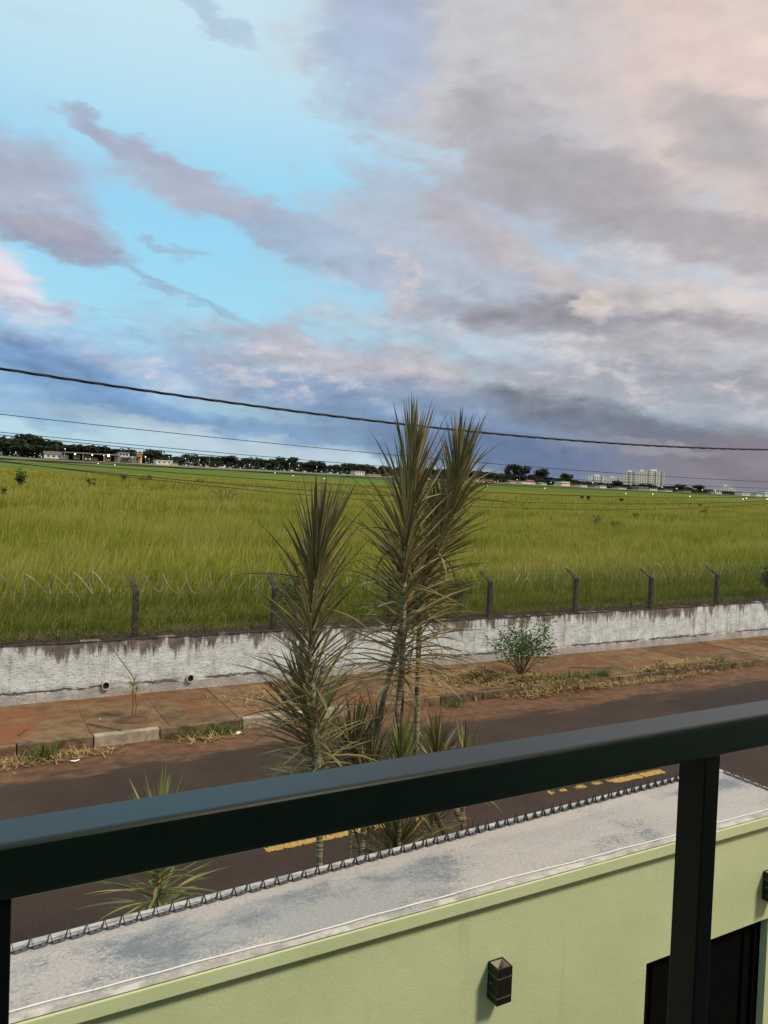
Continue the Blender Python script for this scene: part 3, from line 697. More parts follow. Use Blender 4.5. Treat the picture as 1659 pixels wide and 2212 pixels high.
def sconce(x, label):
    t = thing('wall_lamp', label, 'wall lamp', (x, 3.05, 1.885), 'black up-down lamps on the green wall')
    w, d, h, k = .09, .085, .185, .006
    m_ = MB()
    m_.box(-w/2, -w/2+k, -d, 0, 0, h); m_.box(w/2-k, w/2, -d, 0, 0, h)
    m_.box(-w/2+k, w/2-k, -d, -d+k, 0, h); m_.box(-w/2+k, w/2-k, -k, 0, 0, h)
    m_.build('lamp_body', M_sconce, t)
    m_ = MB(); e = .0015
    m_.box(-w/2+k+e, -w/2+k+.003, -d+k+e, -k-e, .03, h-.004); m_.box(w/2-k-.003, w/2-k-e, -d+k+e, -k-e, .03, h-.004)
    m_.box(-w/2+k+.003, w/2-k-.003, -k-.003, -k-e, .03, h-.004); m_.box(-w/2+k+.003, w/2-k-.003, -d+k+e, -d+k+.003, .03, h-.004); m_.box(-w/2+k+e, w/2-k-e, -d+k+e, -k-e, .07, .075)
    m_.build('reflector', M_beige, t)
    for zz in (.135, .035):
        m_ = MB(); m_.box(-w/2-.0015, w/2+.0015, -d-.0015, -.004, zz, zz+.004); m_.build('lens_strip', M_glass, t)
    for s in (-1, 1):
        m_ = MB(); m_.tube([(s*(w/2), -.03, .09), (s*(w/2+.005), -.03, .09)], .005, 8); m_.build('screw', M_razor, t)
sconce(2.445, 'black up-down wall lamp alone on the green wall left of the black gate')
sconce(4.665, 'black up-down wall lamp above the right end of the black gate')

g = thing('gate', 'matt black metal gate set in the pale green wall', 'gate', ((GX0+GX1)/2, 3.1, 0)); GB = Vector(g.location)
m_ = MB(); yy = 3.10
m_.box(GX0, GX0+.06, yy, yy+.05, 0, GZ); m_.box(GX1-.06, GX1, yy, yy+.05, 0, GZ); m_.box(GX0+.06, GX1-.06, yy, yy+.05, GZ-.06, GZ)
m_.build('gate_frame', M_gate, g, base=GB)
m_ = MB(); m_.box(GX0+.061, GX1-.061, yy+.02, yy+.032, .04, GZ-.061); m_.build('gate_panel', M_gate, g, base=GB)
m_ = MB(); m_.box(GX0+.12, GX0+.16, yy+.005, yy+.019, .04, GZ-.065); m_.build('gate_stile', M_gate, g, base=GB)
m_ = MB(); m_.box(GX1-.16, GX1-.12, yy+.005, yy+.019, .04, GZ-.065); m_.build('gate_stile', M_gate, g, base=GB)
m_ = MB(); m_.box(GX0+.50, GX0+.55, yy-.06, yy-.002, GZ-.12, GZ-.02); m_.build('gate_closer', M_conc, g, base=GB, bevel=.004)

# ------------------------------------------------------------------ balcony
mb = MB(); mb.box(-4, 6, -3, .80, CAMZ-1.55, CAMZ-1.40); struct(mb.build('balcony_floor', M_conc))
hs = thing('house', 'unseen house wall with a glazed door and roof eave, added behind the balcony to shade the handrail', 'house', (1, -1.9, 0)); HB = Vector(hs.location)
m_ = MB(); m_.box(-4, 6, -2.1, -1.8, 0, CAMZ+1.30); m_.build('wall', M_green, hs, base=HB)  # out of view, added to keep sky light off the handrail front
m_ = MB(); m_.box(-4.3, 6.3, -4, -.50, CAMZ+1.303, CAMZ+1.45); m_.build('roof', M_conc, hs, base=HB)  # unseen eave, its reach set for the shade it throws on the handrail
m_ = MB(); m_.box(-.6, 2.2, -1.797, -1.74, CAMZ-1.39, CAMZ+.75); m_.build('door', M_win, hs, base=HB)
rl = thing('balcony_railing', 'black green metal balcony handrail on square posts in the foreground', 'railing', (.5, .7, CAMZ-1.40)); RB = Vector(rl.location)
m_ = MB(); m_.box(-3, 5, .68, .737, CAMZ-.348, CAMZ-.30); o = m_.build('handrail', M_rail, rl, base=RB, bevel=.006)
for p in o.data.polygons: p.use_smooth = False
for k in range(-3, 6):
    x0 = .012+.889*k
    m_ = MB(); m_.box(x0, x0+.031, .687, .731, CAMZ-1.40, CAMZ-.347); m_.build('post', M_railpost, rl, base=RB, bevel=.002)

# ------------------------------------------------------------------ overhead cables
def cable(pts, Y, rad, label, group='thin black overhead wires', twist=False):
    w = [at(px, py, Y)-CAM for px, py in pts]; cf = np.polyfit([v.x for v in w], [v.z for v in w], 2 if len(pts) > 2 else 1)
    xs_ = np.linspace(-9, 22, 900 if twist else 90); m_ = MB()
    z = np.polyval(cf, xs_)+CAMZ
    if twist:
        for ph in (0, 2.1, 4.2):
            m_.tube([(x, Y+.0055*math.cos(x*13+ph), zz+.0055*math.sin(x*13+ph)) for x, zz in zip(xs_, z)], .0046, 5)
    else: m_.tube([(x, Y, zz) for x, zz in zip(xs_, z)], rad*.72, 5)
    o = m_.build('overhead_cable', M_cable); tag(o, label, 'cable', group); return o
cable([(0,793),(400,860),(820,912),(1240,949),(1659,972)], 5.3, .01, 'thick twisted black cable, topmost of the overhead lines', None, True)
cable([(91,905),(603,959),(1032,999),(1659,1041)], 5.4, .0035, 'thin black wire second from the top, crossing low in the sky')
cable([(0,932),(313,963),(603,992),(1437,1044),(1659,1056)], 5.5, .0032, 'upper wire of the close pair just above the skyline trees at left')
cable([(0,940),(302,968),(603,998),(1659,1066)], 5.4, .0036, 'lower wire of the close pair just above the skyline trees at left')
cable([(0,984),(302,1003),(603,1024),(1020,1046),(1659,1069)], 5.6, .003, 'thin wire running along the far edge of the field')
cable([(0,990.7),(302,1012),(603,1041.6),(1020,1060),(1352,1074),(1659,1074)], 5.3, .0036, 'wire crossing the mown green part of the field')
cable([(0,992.5),(302,1030.7),(603,1061.6),(1020,1078),(1311,1086),(1659,1083)], 5.4, .0038, 'second lowest wire sagging across the field')
cable([(0,995),(302,1033),(603,1065),(1048,1094.5),(1311,1101),(1659,1088)], 5.5, .0034, 'lowest wire sagging across the tall grass')

# ------------------------------------------------------------------ strap-leaved plants
def leaf_mesh(droop, wid=.043, seg=6):
    m_ = MB(); vs = []; x = z = 0.; an = 0.; st = 1/seg
    for i in range(seg+1):
        t = i/seg; w = wid*(.55+.45*min(1, t*4))*(1-max(0, (t-.45)/.55)**1.5)*.5+.0008
        vs += [(x, -w, z+w*.55), (x, 0, z), (x, w, z+w*.55)]
        an -= droop*st*(.4+1.2*t); x += math.cos(an)*st; z += math.sin(an)*st
    fs = []
    for i in range(seg): fs += [(i*3, i*3+1, i*3+4, i*3+3), (i*3+1, i*3+2, i*3+5, i*3+4)]
    m_.add(vs, fs); return m_
LEAF = {}
for nm, mm in (('a', M_leaf), ('g', M_leafg), ('r', M_leafr)):
    LEAF[nm] = [leaf_mesh(dr).mesh('leaf', mm, True) for dr in (.0, .18, .4, .75, 1.3)]
def spline(pts, n_):
    pts = [Vector(p) for p in pts]; out = []
    P_ = [pts[0]*2-pts[1]]+pts+[pts[-1]*2-pts[-2]]; L = len(pts)-1
    for i in range(n_+1):
        t = i/n_*L; k = min(int(t), L-1); f = t-k; a, b, c, d = P_[k:k+4]
        out.append(.5*((2*b)+(c-a)*f+(2*a-5*b+4*c-d)*f*f+(3*b-a-3*c+d)*f**3))
    return out
def plant(name, label, cat, stem, crown0, nleaf, ll, rad=.022, kind='a', seed=0, low=-5, top=84, powr=1.0, group=None, wscale=1., taper=.75, droopk=1.):
    rr = random.Random(seed); base = Vector(stem[0]); t = thing(name, label, cat, base, group)
    sp = spline(stem, 36); m_ = MB(); pts, rads = [], []
    for i, p in enumerate(sp):                       # ringed, slightly lumpy stem
        q = i/36; nxt = sp[min(i+1, 36)]
        for j in range(3):
            pts.append(p.lerp(nxt, j/3) if i < 36 else p+Vector((0,0,.002*j))); rads.append(rad*(1-(1-taper)*q)*(1+(.10 if j == 0 else -.05)+rr.uniform(-.03, .03)))
    m_.tube(pts, rads, 8); m_.build('stem', M_stem, t, True, base)
    def sample(f):
        f = min(max(f, 0), .9999)*36; k = int(f); return sp[k].lerp(sp[k+1], f-k), (sp[k+1]-sp[k]).normalized()
    ga = rr.uniform(0, 6)
    for i in range(nleaf):
        q = (i+.5)/nleaf; f = crown0+(1-crown0)*q; p, tg = sample(f); ga += 2.39996+rr.uniform(-.35, .35)
        an = R(low+(top-low)*(q**powr if q < .86 else .86**powr+(1-.86**powr)*((q-.86)/.14)**.8)+rr.uniform(-10, 10)*(1 if q < .86 else .6)); an = min(an, R(88))
        bad = rr.random() < .08 and q < .8
        if bad: an -= R(rr.uniform(25, 60))
        a1 = tg.orthogonal().normalized(); a2 = tg.cross(a1)
        hd = a1*math.cos(ga)+a2*math.sin(ga)
        d = (tg*math.sin(an)+hd*math.cos(an)).normalized()
        side = tg.cross(d).normalized(); nrm = d.cross(side)
        if nrm.dot(tg) < 0: side = -side; nrm = -nrm
        L = ll*rr.uniform(.62, 1.15)*(1 if q < .85 else 1-.25*(q-.85)/.15)
        di = 0 if q > .8 else rr.choice((0, 1, 1, 2)) if q > .45 else rr.choice((1, 1, 2, 2, 3)) if q > .12 else rr.choice((1, 2, 2, 3, 4))
        if bad: di = rr.choice((2, 3, 4))
        o = link('leaf', LEAF[kind][di], t)
        ws = wscale*L/.5*rr.uniform(.85, 1.2)
        p = p + hd*rad*.6 - base
        o.matrix_local = Matrix(((d.x*L, side.x*ws*.5, nrm.x*L, p.x), (d.y*L, side.y*ws*.5, nrm.y*L, p.y), (d.z*L, side.z*ws*.5, nrm.z*L, p.z), (0,0,0,1)))
    return t
Yp = 4.35
def stem(pts, Y, zbase=.1):
    w = [at(x, y, Y) for x, y in pts]; b = w[0]
    # carry the trunk on down to the pavement
    k = (w[0]-w[1]); n_ = (zbase-w[0].z)/k.z if abs(k.z) > 1e-3 else 1
    foot = w[0]+Vector((k.x*n_*.45, 0, zbase-w[0].z)); return [foot]+w
G = 'tall strap-leaved plants on the pavement behind the boundary wall'
plant('dracaena_palm', 'left tall strap-leaved palm-like plant with one straight ringed trunk', 'plant', stem([(690,1870),(686,1640),(672,1430),(680,1240),(686,1190)], 4.35), .34, 297, .52, .024, seed=1, low=-10, powr=.58, group=G)
plant('dracaena_palm', 'tallest strap-leaved palm-like plant, its crown topping the overhead cable', 'plant', stem([(850,1640),(868,1449),(873,1253),(880,1120),(893,985)], 4.45), .36, 297, .55, .024, seed=2, low=-2, powr=.68, group=G)
plant('dracaena_palm', 'slender strap-leaved palm-like plant leaning right beside the tallest one', 'plant', stem([(898,1640),(903,1450),(912,1300),(955,1154),(982,1060),(990,1000)], 4.75), .34, 297, .50, .022, seed=3, low=-8, powr=.68, group=G)
plant('dracaena_palm', 'dark leaning trunk plant whose leaves mix into the middle crowns', 'plant', stem([(805,1640),(859,1390),(885,1290),(930,1190),(938,1150)], 5.0), .50, 290, .46, .024, seed=4, low=-12, powr=.5, group=G)
plant('dracaena_palm', 'lower strap-leaved plant crowded behind the left trunk', 'plant', stem([(690,1760),(680,1650),(668,1560),(660,1500)], 4.75), .30, 210, .50, .02, seed=6, low=-22, powr=.6, group=G)
GS = 'low strap-leaved tufts between the trunks'
def tuft(x, y, Y, n_, ll, seed, label, kind='a', tip=60, low=8, cat='plant', h=None):
    top_ = at(x, y+tip, Y); foot = Vector((top_.x+.02, top_.y, .1))
    plant('strap_leaf_plant', label, cat, [foot, foot.lerp(top_, .5), top_], .86 if h is None else h, n_, ll, .016, kind, seed, low, 84, .8, GS)
tuft(762, 1500, 4.9, 150, .46, 11, 'olive strap-leaved tuft just right of the left trunk', tip=120)
tuft(812, 1480, 5.0, 30, .30, 12, 'narrow reddish strap-leaved tuft in front of the leaning trunk', tip=70)
tuft(868, 1540, 4.2, 110, .36, 13, 'green-centred strap-leaved tuft at the foot of the tallest plant', 'g', tip=90, low=30)
tuft(945, 1500, 5.1, 120, .42, 14, 'pale strap-leaved tuft right of the two middle trunks', tip=110)
tuft(1005, 1520, 4.6, 60, .34, 15, 'small fan of green strap leaves rising over the handrail', 'g', tip=110, low=35)
tuft(800, 1580, 4.6, 130, .40, 16, 'olive strap-leaved tuft low between the left and middle trunks', tip=90)
tuft(860, 1690, 4.25, 170, .46, 17, 'drooping strap-leaved clump seen below the handrail by the spikes', tip=110, low=-25)
tuft(935, 1690, 4.7, 90, .36, 19, 'strap-leaved tuft half hidden under the handrail at the middle', tip=60, low=-10)
tuft(345, 1650, 4.2, 150, .42, 18, 'separate strap-leaved plant at left, its top showing over the handrail', 'g', tip=150, low=-22, h=.80)
tuft(1015, 1755, 4.5, 40, .16, 20, 'small red strap-leaved tuft next to the wall spikes', 'r', tip=40, low=10)
# bare leaning stems under the handrail
for (pp, lab) in (([(975,1860),(960,1800),(938,1750)], 'short dark bare stem leaning left under the handrail'), ([(1002,1800),(992,1770),(985,1745)], 'short pale bare stem beside the red tuft under the handrail')):
    w = [at(x, y, 4.6) for x, y in pp]; m_ = MB(); foot = Vector((w[0].x+.1, 4.6, .1)); sp = spline([foot]+w, 14)
    m_.tube(sp, .022, 8); tag(m_.build('leafless_sapling', M_stem if 'pale' in lab else M_twig), lab, 'young plant')

# ------------------------------------------------------------------ bushes, weeds and litter on the far pavement
def leafquads(m_, c, n_, spread, size, rr, mi=0):
    for _ in range(n_):
        p = Vector(c)+Vector((rr.gauss(0, spread), rr.gauss(0, spread), rr.gauss(0, spread)))
        d = Vector((rr.uniform(-1,1), rr.uniform(-1,1), rr.uniform(-.5,1))).normalized(); s = d.orthogonal().normalized()
        a = size*rr.uniform(.6, 1.3)
        m_.add([p-d*a, p+s*a*.45, p+d*a, p-s*a*.45], [(0,1,2,3)], mi)
def bush(name, label, base, h, spread, nst, nl, lsize, seed, flowers=0, mats=None, dense=.04, cat='bush', lo=.35):
    rr = random.Random(seed); t = thing(name, label, cat, base); st = MB(); lf = MB(); fl = MB()
    for i in range(nst):
        a = rr.uniform(0, 6.28); s = spread*rr.uniform(.3, 1); tip = Vector((math.cos(a)*s, math.sin(a)*s, h*rr.uniform(.45, 1.1)))
        mid = tip*.5+Vector((rr.uniform(-.05,.05), rr.uniform(-.05,.05), h*.08))
        sp = spline([(rr.uniform(-.04,.04), rr.uniform(-.04,.04), 0), mid, tip], 6); st.tube(sp, [.009*h*(1-.12*k) for k in range(7)], 4)
        for k in range(3, 7):
            if k/6 >= lo: leafquads(lf, sp[k], nl, dense*h, lsize, rr)
        for j in range(2):
            q = sp[4]+Vector((rr.uniform(-.2,.2), rr.uniform(-.2,.2), rr.uniform(0,.2)))*h; st.tube([sp[4], q], .004*h, 3); leafquads(lf, q, nl, dense*h*.8, lsize, rr)
        if flowers and rr.random() < flowers: leafquads(fl, tip, 4, .03, .03, rr)
    st.build('stem', M_twig, t); lf.build('foliage', (mats or M_bushleaf), t)
    if fl.v: fl.build('blossom', M_flower, t)
    return t
bush('flowering_bush', 'loose dark bush with a few pink flowers on the pavement by the white wall', (11.75, 14.15, ZW0), 1.30, 1.15, 26, 15, .036, 1, .12, dense=.06, lo=.3)
bush('weed_bush', 'green shrub growing through the fence between the left and tallest palm', (6.9, 16.5, 1.25), 1.25, .55, 14, 10, .045, 2)
bush('weed_bush', 'small green shrub behind the fence post right of the palms', (11.55, 16.5, 1.25), 1.2, .35, 9, 9, .045, 3)
bush('leafy_branch', 'leafy green shrub poking over the wall at the right edge', (24.6, 16.4, 1.25), 1.15, .55, 10, 14, .07, 4, mats=M_weed, cat='shrub')
# young plant in the pavement pit with a tall bent twig
t = thing('sapling', 'spindly young strap-leaved plant in a pavement pit with one tall bent twig', 'plant', (2.78, 14.15, ZW0)); TB = Vector(t.location)
m_ = MB(); m_.tube([(0,0,-.02),(.01,.0,.25),(.0,.02,.62)], .009, 5); m_.tube([(.05,0,-.02),(.07,.0,.25),(.04,.02,.5)], .007, 5); m_.build('stem', M_twig, t)
m_ = MB(); tw = [at(777,0,14)*0]; pts_ = [z for z in ((.0,.02,.6),(.02,.1,.75),(-.22,.25,1.1),(-.38,.3,1.35),(-.55,.4,1.62),(-.58,.42,1.82))]
m_.tube(spline(pts_, 14), [.010-.0005*i for i in range(15)], 4); m_.build('twig', M_twig, t)
rr = random.Random(9)
for cz, n_, L0, c in ((.62, 16, .34, (0, .02)), (.5, 14, .28, (.05, .02))):
    for i in range(n_):
        a = i*2.4; el = rr.uniform(-.3, 1.1); d = Vector((math.cos(a)*math.cos(el), math.sin(a)*math.cos(el), math.sin(el))); side = Vector((0,0,1)).cross(d).normalized(); nrm = d.cross(side); L = L0*rr.uniform(.7, 1.1)
        o = link('leaf', LEAF['g' if cz < .6 else 'a'][2], t); o.matrix_local = Matrix(((d.x*L, side.x*.6, nrm.x*L, c[0]), (d.y*L, side.y*.6, nrm.y*L, c[1]), (d.z*L, side.z*.6, nrm.z*L, cz), (0,0,0,1)))
m_ = MB(); nn = 12
m_.add([(math.cos(6.28*k/nn)*.30*rr.uniform(.8,1.15), math.sin(6.28*k/nn)*.24*rr.uniform(.8,1.15), .002) for k in range(nn)]+[(0,0,.05)], [(k, (k+1)%nn, nn) for k in range(nn)]); m_.build('soil_mound', M_soil, t)
def straw(label, spots, n_, seed, mat_=None, name='straw_litter', cat='straw', up=.25, L0=.22, wd=.006):
    rr = random.Random(seed); m_ = MB()
    for (x, y, z, sx, sy, h, w) in spots:
        for _ in range(int(n_*w)):
            g1, g2 = rr.gauss(0, 1), rr.gauss(0, 1); px, py = x+g1*sx, y+g2*sy; pz = z+h*math.exp(-(g1*g1+g2*g2)*.6)*rr.uniform(.05, 1)
            a = rr.uniform(0, 6.28); el = rr.gauss(0, up); L = L0*rr.uniform(.4, 1.2); d = Vector((math.cos(a)*math.cos(el), math.sin(a)*math.cos(el), abs(math.sin(el))))*L
            s = Vector((-math.sin(a), math.cos(a), 0))*wd*rr.uniform(.6, 1.4); p = Vector((px, py, pz+.006)); q = p+d*.5+Vector((0,0,rr.uniform(-.01,.03)))
            m_.add([p-s, p+s, q+s, q-s, p+d], [(0,1,2,3),(3,2,4)])
    return tag(m_.build(name, mat_ or M_straw), label, cat, kind='stuff')
straw('heap of dry straw raked against the flowering bush on the pavement', [(10.7, 14.35, ZW0, .42, .22, .30, 1.), (11.6, 13.9, ZW0, .4, .2, .1, .4)], 2400, 1, wd=.008)
straw('trail of dry straw spilling over the kerb right of the bush', [(11.6, 13.25, 0, .5, .14, .06, .6), (12.6, 13.4, .05, .55, .16, .14, 1), (13.4, 13.25, 0, .5, .12, .05, .4), (15.2, 13.15, 0, .8, .1, .03, .35)], 560, 2, wd=.0065)
straw('dry straw clump on the kerb farther up the street', [(16.0, 13.6, ZW0, .5, .12, .14, 1), (17.2, 13.6, ZW0, .6, .1, .16, 1), (16.6, 13.25, 0, .7, .1, .03, .3)], 480, 3, wd=.007)
straw('dry grass litter in the gutter at the left', [(.2, 13.0, -.03, .7, .14, .05, 1), (1.7, 13.1, -.03, .4, .1, .03, .45), (3.9, 13.05, -.03, .3, .1, .02, .25)], 420, 4)
straw('dry straw on the pavement behind the left palm', [(5.6, 14.5, ZW0, .5, .4, .04, 1), (8.6, 13.9, ZW0, .7, .3, .03, .5)], 380, 5)
for x, y, z, n_, h, lab in ((1.22, 13.15, -.04, 240, .30, 'bright green weed tuft at the kerb at the left edge'), (4.0, 13.3, -.03, 420, .22, 'green weeds along the kerb beside the pale kerb stone'), (12.0, 13.75, ZW0, 320, .22, 'green weeds in the straw at the foot of the flowering bush'), (13.0, 13.55, ZW0, 420, .26, 'patch of green weeds in the straw trail on the kerb'), (13.9, 13.6, ZW0, 170, .26, 'small weed tuft at the right end of the straw trail'), (16.1, 13.75, ZW0, 260, .22, 'green weeds at the left of the farther straw clump'), (18.2, 13.6, ZW0, 160, .2, 'last green weeds up the kerb'), (9.2, 13.2, -.03, 150, .2, 'small weeds at the kerb behind the palms')):
    straw(lab, [(x, y, z, .12 if n_ < 300 else .35, .07, .02, 1)], int(n_*.6), int(x*7), M_weed, 'weed_tuft', 'weeds', .9, h, .006)
for pts_, lab in (([(2.02,14.14),(2.25,13.8),(2.48,13.5)], 'straight brown stick lying across the pavement to the kerb'), ([(13.6,14.5),(14.2,14.2),(14.75,14.1)], 'forked stick lying on the pavement right of the bush'), ([(.9,13.9),(1.05,14.2)], 'short twig on the pavement slab at left')):
    m_ = MB(); m_.tube([(x, y, ZW0+.022+.006*i) for i, (x, y) in enumerate(pts_)], .012, 5); tag(m_.build('stick', M_twig), lab, 'stick')
for x, y, z, s, lab in ((1.66, 12.78, -.035, .09, 'crumpled white paper scrap on the road edge'), (4.45, 13.15, -.04, .11, 'white plastic scrap beside the kerb weeds'), (3.6, 13.1, -.04, .07, 'small white scrap in the gutter under the pale kerb stone'), (2.25, 14.35, ZW0, .05, 'tiny white scrap on the reddish slab'), (2.75,14.5,ZW0,.045,'tiny pale scrap on the slab behind the sapling')):
    rr = random.Random(int(x*99)); s *= .6; m_ = MB(); vs = [(x+rr.uniform(-s,s)*.8+(i-1)*s*.7, y+(j-1)*s*.6+rr.uniform(-s,s)*.3, z+.012+rr.uniform(0, .5*s)) for j in range(3) for i in range(3)]
    m_.add(vs, [(0,1,4,3),(1,2,5,4),(3,4,7,6),(4,5,8,7)]); tag(m_.build('litter', M_paper), lab, 'litter')

# ------------------------------------------------------------------ saplings in the field
def infield(px, py):                                   # point of the meadow below a line of sight
    r = ray(px, py); lo_, hi_ = 16.5, 440.
    f = lambda Y: (CAM+r*(Y/r.y)).z - float(fz((CAM+r*(Y/r.y)).x, np.float64(Y)))
    for _ in range(50):
        md = (lo_+hi_)/2
        if f(md) > 0: lo_ = md
        else: hi_ = md
    p = CAM+r*(lo_/r.y); return p
for px, py, hpx, sp_, lab, sd_ in ((45,1062,36,.28,'dark leafy sapling leaning in the field at far left',1),(8,1082,20,.5,'dark bushy shrub in the field at the very left edge',2),(196,1058,18,.5,'low dark shrub in the field below the white shed',3),(268,1044,12,.5,'small dark shrub in the field left of a close pair',4),(305,1044,10,.7,'left shrub of a close pair in the field',5),(320,1044,12,.5,'right shrub of a close pair in the field',6),(432,1048,8,1.2,'flat low shrub in the field',7),
        (1290,1142,20,.5,'largest of the dark saplings in the field on the right',8),(1325,1146,14,.4,'left one of two little saplings in the field at right',9),(1338,1146,14,.4,'right one of two little saplings in the field at right',10),(1371,1126,14,.4,'faint sapling in the field below the white towers',11),(1582,1190,16,.5,'leafy sapling in the tall grass near the right edge',12),(1518,1116,12,.7,'brownish shrub in the field toward the right edge',13),(1135,1110,10,.5,'faint tiny shrub in the field right of the palms',14)):
    p = infield(px, py); dist = (p-CAM).length; h = (hpx+6)*dist/1646
    bush('field_sapling', lab, (p.x, p.y, p.z), h, h*sp_, 7, 5, h*.075, 40+sd_, dense=.07, cat='sapling')
for px, py, lab, sd_, k in ((485,1090,'bare forked shrub standing in the field left of the palms',1,34),(572,1094,'smaller bare shrub just right of the bare forked shrub',2,16)):
    p = infield(px, py); dist = (p-CAM).length; u = dist/1646; rr = random.Random(sd_); m_ = MB()
    for a in ((-1.2,.9),(-.6,1.),(.1,1.1),(.6,1.),(1.2,.8)):
        ex = a[0]*k*.75*u; ez = a[1]*k*.95*u
        m_.tube(spline([(0,0,-.2),(ex*.35,rr.uniform(-.2,.2),ez*.35),(ex*.6,0,ez*.75),(ex,0,ez)], 8), [1.3*u*(1-.07*i) for i in range(9)], 4)
        m_.tube([(ex*.6,0,ez*.75),(ex*.5+rr.uniform(-3,6)*u,0,ez*1.05)], .7*u, 3)
    o = m_.build('bare_shrub', M_twig); o.location = p; tag(o, lab, 'shrub')
for px, py, w, h, lab in ((1257,1082,5,7,'leftmost dark marker box in the field'),(1271,1083,5,8,'second dark marker box from the left in the field'),(1342,1087,6,7,'dark marker box in the field below the towers'),(1512,1097,7,5,'dark low marker box in the field toward the right')):
    p = infield(px, py); u = (p-CAM).length/1646; m_ = MB(); m_.box(-w*u/2, w*u/2, -.2, .2, .25, h*u+.25); m_.box(-w*u*.35, -w*u*.25, -.05, .05, -.2, .25); m_.box(w*u*.25, w*u*.35, -.05, .05, -.2, .25)
    o = m_.build('marker_box', M_dark); o.location = p; tag(o, lab, 'marker', 'dark boxes in the field')

# ------------------------------------------------------------------ far side of the airfield
def far_at(px, Y=450.):                                # base of things along the far edge under image column px
    for _ in range(6):
        py = 985+.053*px
        r = ray(px, py); x = r.x/r.y*Y
    return Vector((x, Y, float(fz(x, np.float64(Y)))))
def U(p): return (Vector(p)-CAM).length/1646           # metres per survey pixel there
def tree_mesh(seed, lobes, nq, q=1.0):
    rr = random.Random(seed); m_ = MB(); pl = []
    for _ in range(lobes):
        a = rr.uniform(0, 6.28); s = rr.uniform(.1, .36); pl.append((Vector((math.cos(a)*s, math.sin(a)*s, rr.uniform(.48, .8))), rr.uniform(.15, .26)))
    for _ in range(nq):
        c, r_ = rr.choice(pl); d = Vector((rr.gauss(0,1), rr.gauss(0,1), rr.gauss(0,.8))).normalized(); p = c+Vector((d.x, d.y, d.z*.72))*r_*rr.uniform(.6, 1.06)
        n_ = (d+Vector((rr.gauss(0,.6), rr.gauss(0,.6), rr.gauss(0,.6)))).normalized(); s1 = n_.orthogonal().normalized(); s2 = n_.cross(s1); s = .055*q*rr.uniform(.6, 1.3)
        m_.add([p-s1*s, p-s2*s*.8, p+s1*s, p+s2*s*.9], [(0,1,2,3)])
    tk = MB(); tk.tube([(0,0,-.05),(.01,0,.3),(.0,.01,.55)], [.035,.026,.014], 6)
    for c, r_ in pl[:5]: tk.tube([(.0,0,.32), c*.6+Vector((0,0,.15)), c], [.018,.012,.005], 4)
    return m_, tk
TM = []
for sd_ in range(6):
    c, k = tree_mesh(sd_, 9+sd_, 620); TM.append((c.mesh('crown', M_treeleaf2 if sd_ == 5 else M_treeleaf), k.mesh('trunk', M_trunk)))
def tree(x, y, h, wid, label, group=None, v=0, z=None):
    t = thing('tree', label, 'tree', (x, y, float(fz(x, np.float64(y))) if z is None else z), group); t.scale = (h*wid, h*wid, h); t.rotation_euler = (0,0,random.uniform(0,6))
    link('crown', TM[v][0], t); link('trunk', TM[v][1], t); return t
def tpx(px, hpx, wid, label, group=None, v=0, Y=455.):
    p = far_at(px, Y); return tree(p.x, p.y, hpx*U(p)*1.12, wid, label, group, v)
tpx(70, 46, 1.25, 'tall dark round tree at left behind the white shed', v=1, Y=470)
tpx(25, 34, 1.7, 'broad dark tree at the far left edge', v=2, Y=470)
tpx(330, 30, 1.3, 'dark domed tree right of the control building', v=3, Y=470)
tpx(490, 26, 1.6, 'rounded dark tree right of the white sheds', v=4, Y=465)
tpx(622, 30, 1.4, 'domed dark tree on the skyline left of the left palm', v=0, Y=465)
tpx(685, 26, 1.5, 'bushy dark tree on the skyline above the left palm', v=2, Y=465)
tpx(1121, 40, 1.35, 'largest domed tree on the skyline right of the palms', v=1, Y=470)
tpx(1172, 34, 1.0, 'tall tree with a round crown right of the largest domed tree', v=3, Y=470)
tpx(1225, 26, 1.1, 'slim rounded tree left of the pale apartment blocks', v=4, Y=465)
tpx(1096, 34, .45, 'narrow pointed tree left of the largest domed tree', v=5, Y=468)
tpx(1333, 16, 1.8, 'wide dark tree in front of the tall white towers', v=0, Y=462)
tpx(1395, 14, 1.6, 'dark tree at the foot of the widest tower', v=2, Y=462)
tpx(1468, 16, 1.4, 'dark tree right of the tall white towers', v=3, Y=462)
tpx(1510, 16, 1.6, 'left tree of the last dark clump at right', v=4, Y=462)
GT = 'trees in the dark far belt'
TREE_AT = ((100, 'left of the long white shed'), (250, 'behind the long canopy'), (335, 'behind the control building'), (480, 'behind the long low white shed'), (640, 'left of the left palm'), (760, 'above the left palm'), (1000, 'behind the tallest palm crowns'), (1130, 'round the largest domed tree'), (1250, 'between the domed trees and the apartment towers'), (1440, 'at the foot of the apartment towers'), (1545, 'right of the apartment towers'), (9999, 'by the white cluster at far right'))
rr = random.Random(21)
for i in range(150):
    px = 1659*(i+rr.random())/150-8
    base_h = np.interp(px, [0,100,250,330,480,620,760,900,1050,1200,1330,1480,1560,1659], [33,34,24,22,22,20,20,20,19,16,11,10,7,5])
    tpx(px, base_h*rr.uniform(.75, 1.2), rr.uniform(1.3, 2.1), 'low dark tree in the far belt '+next(w for lim, w in TREE_AT if px < lim), GT+' '+next(w for lim, w in TREE_AT if px < lim), rr.randrange(6), Y=rr.uniform(462, 500))
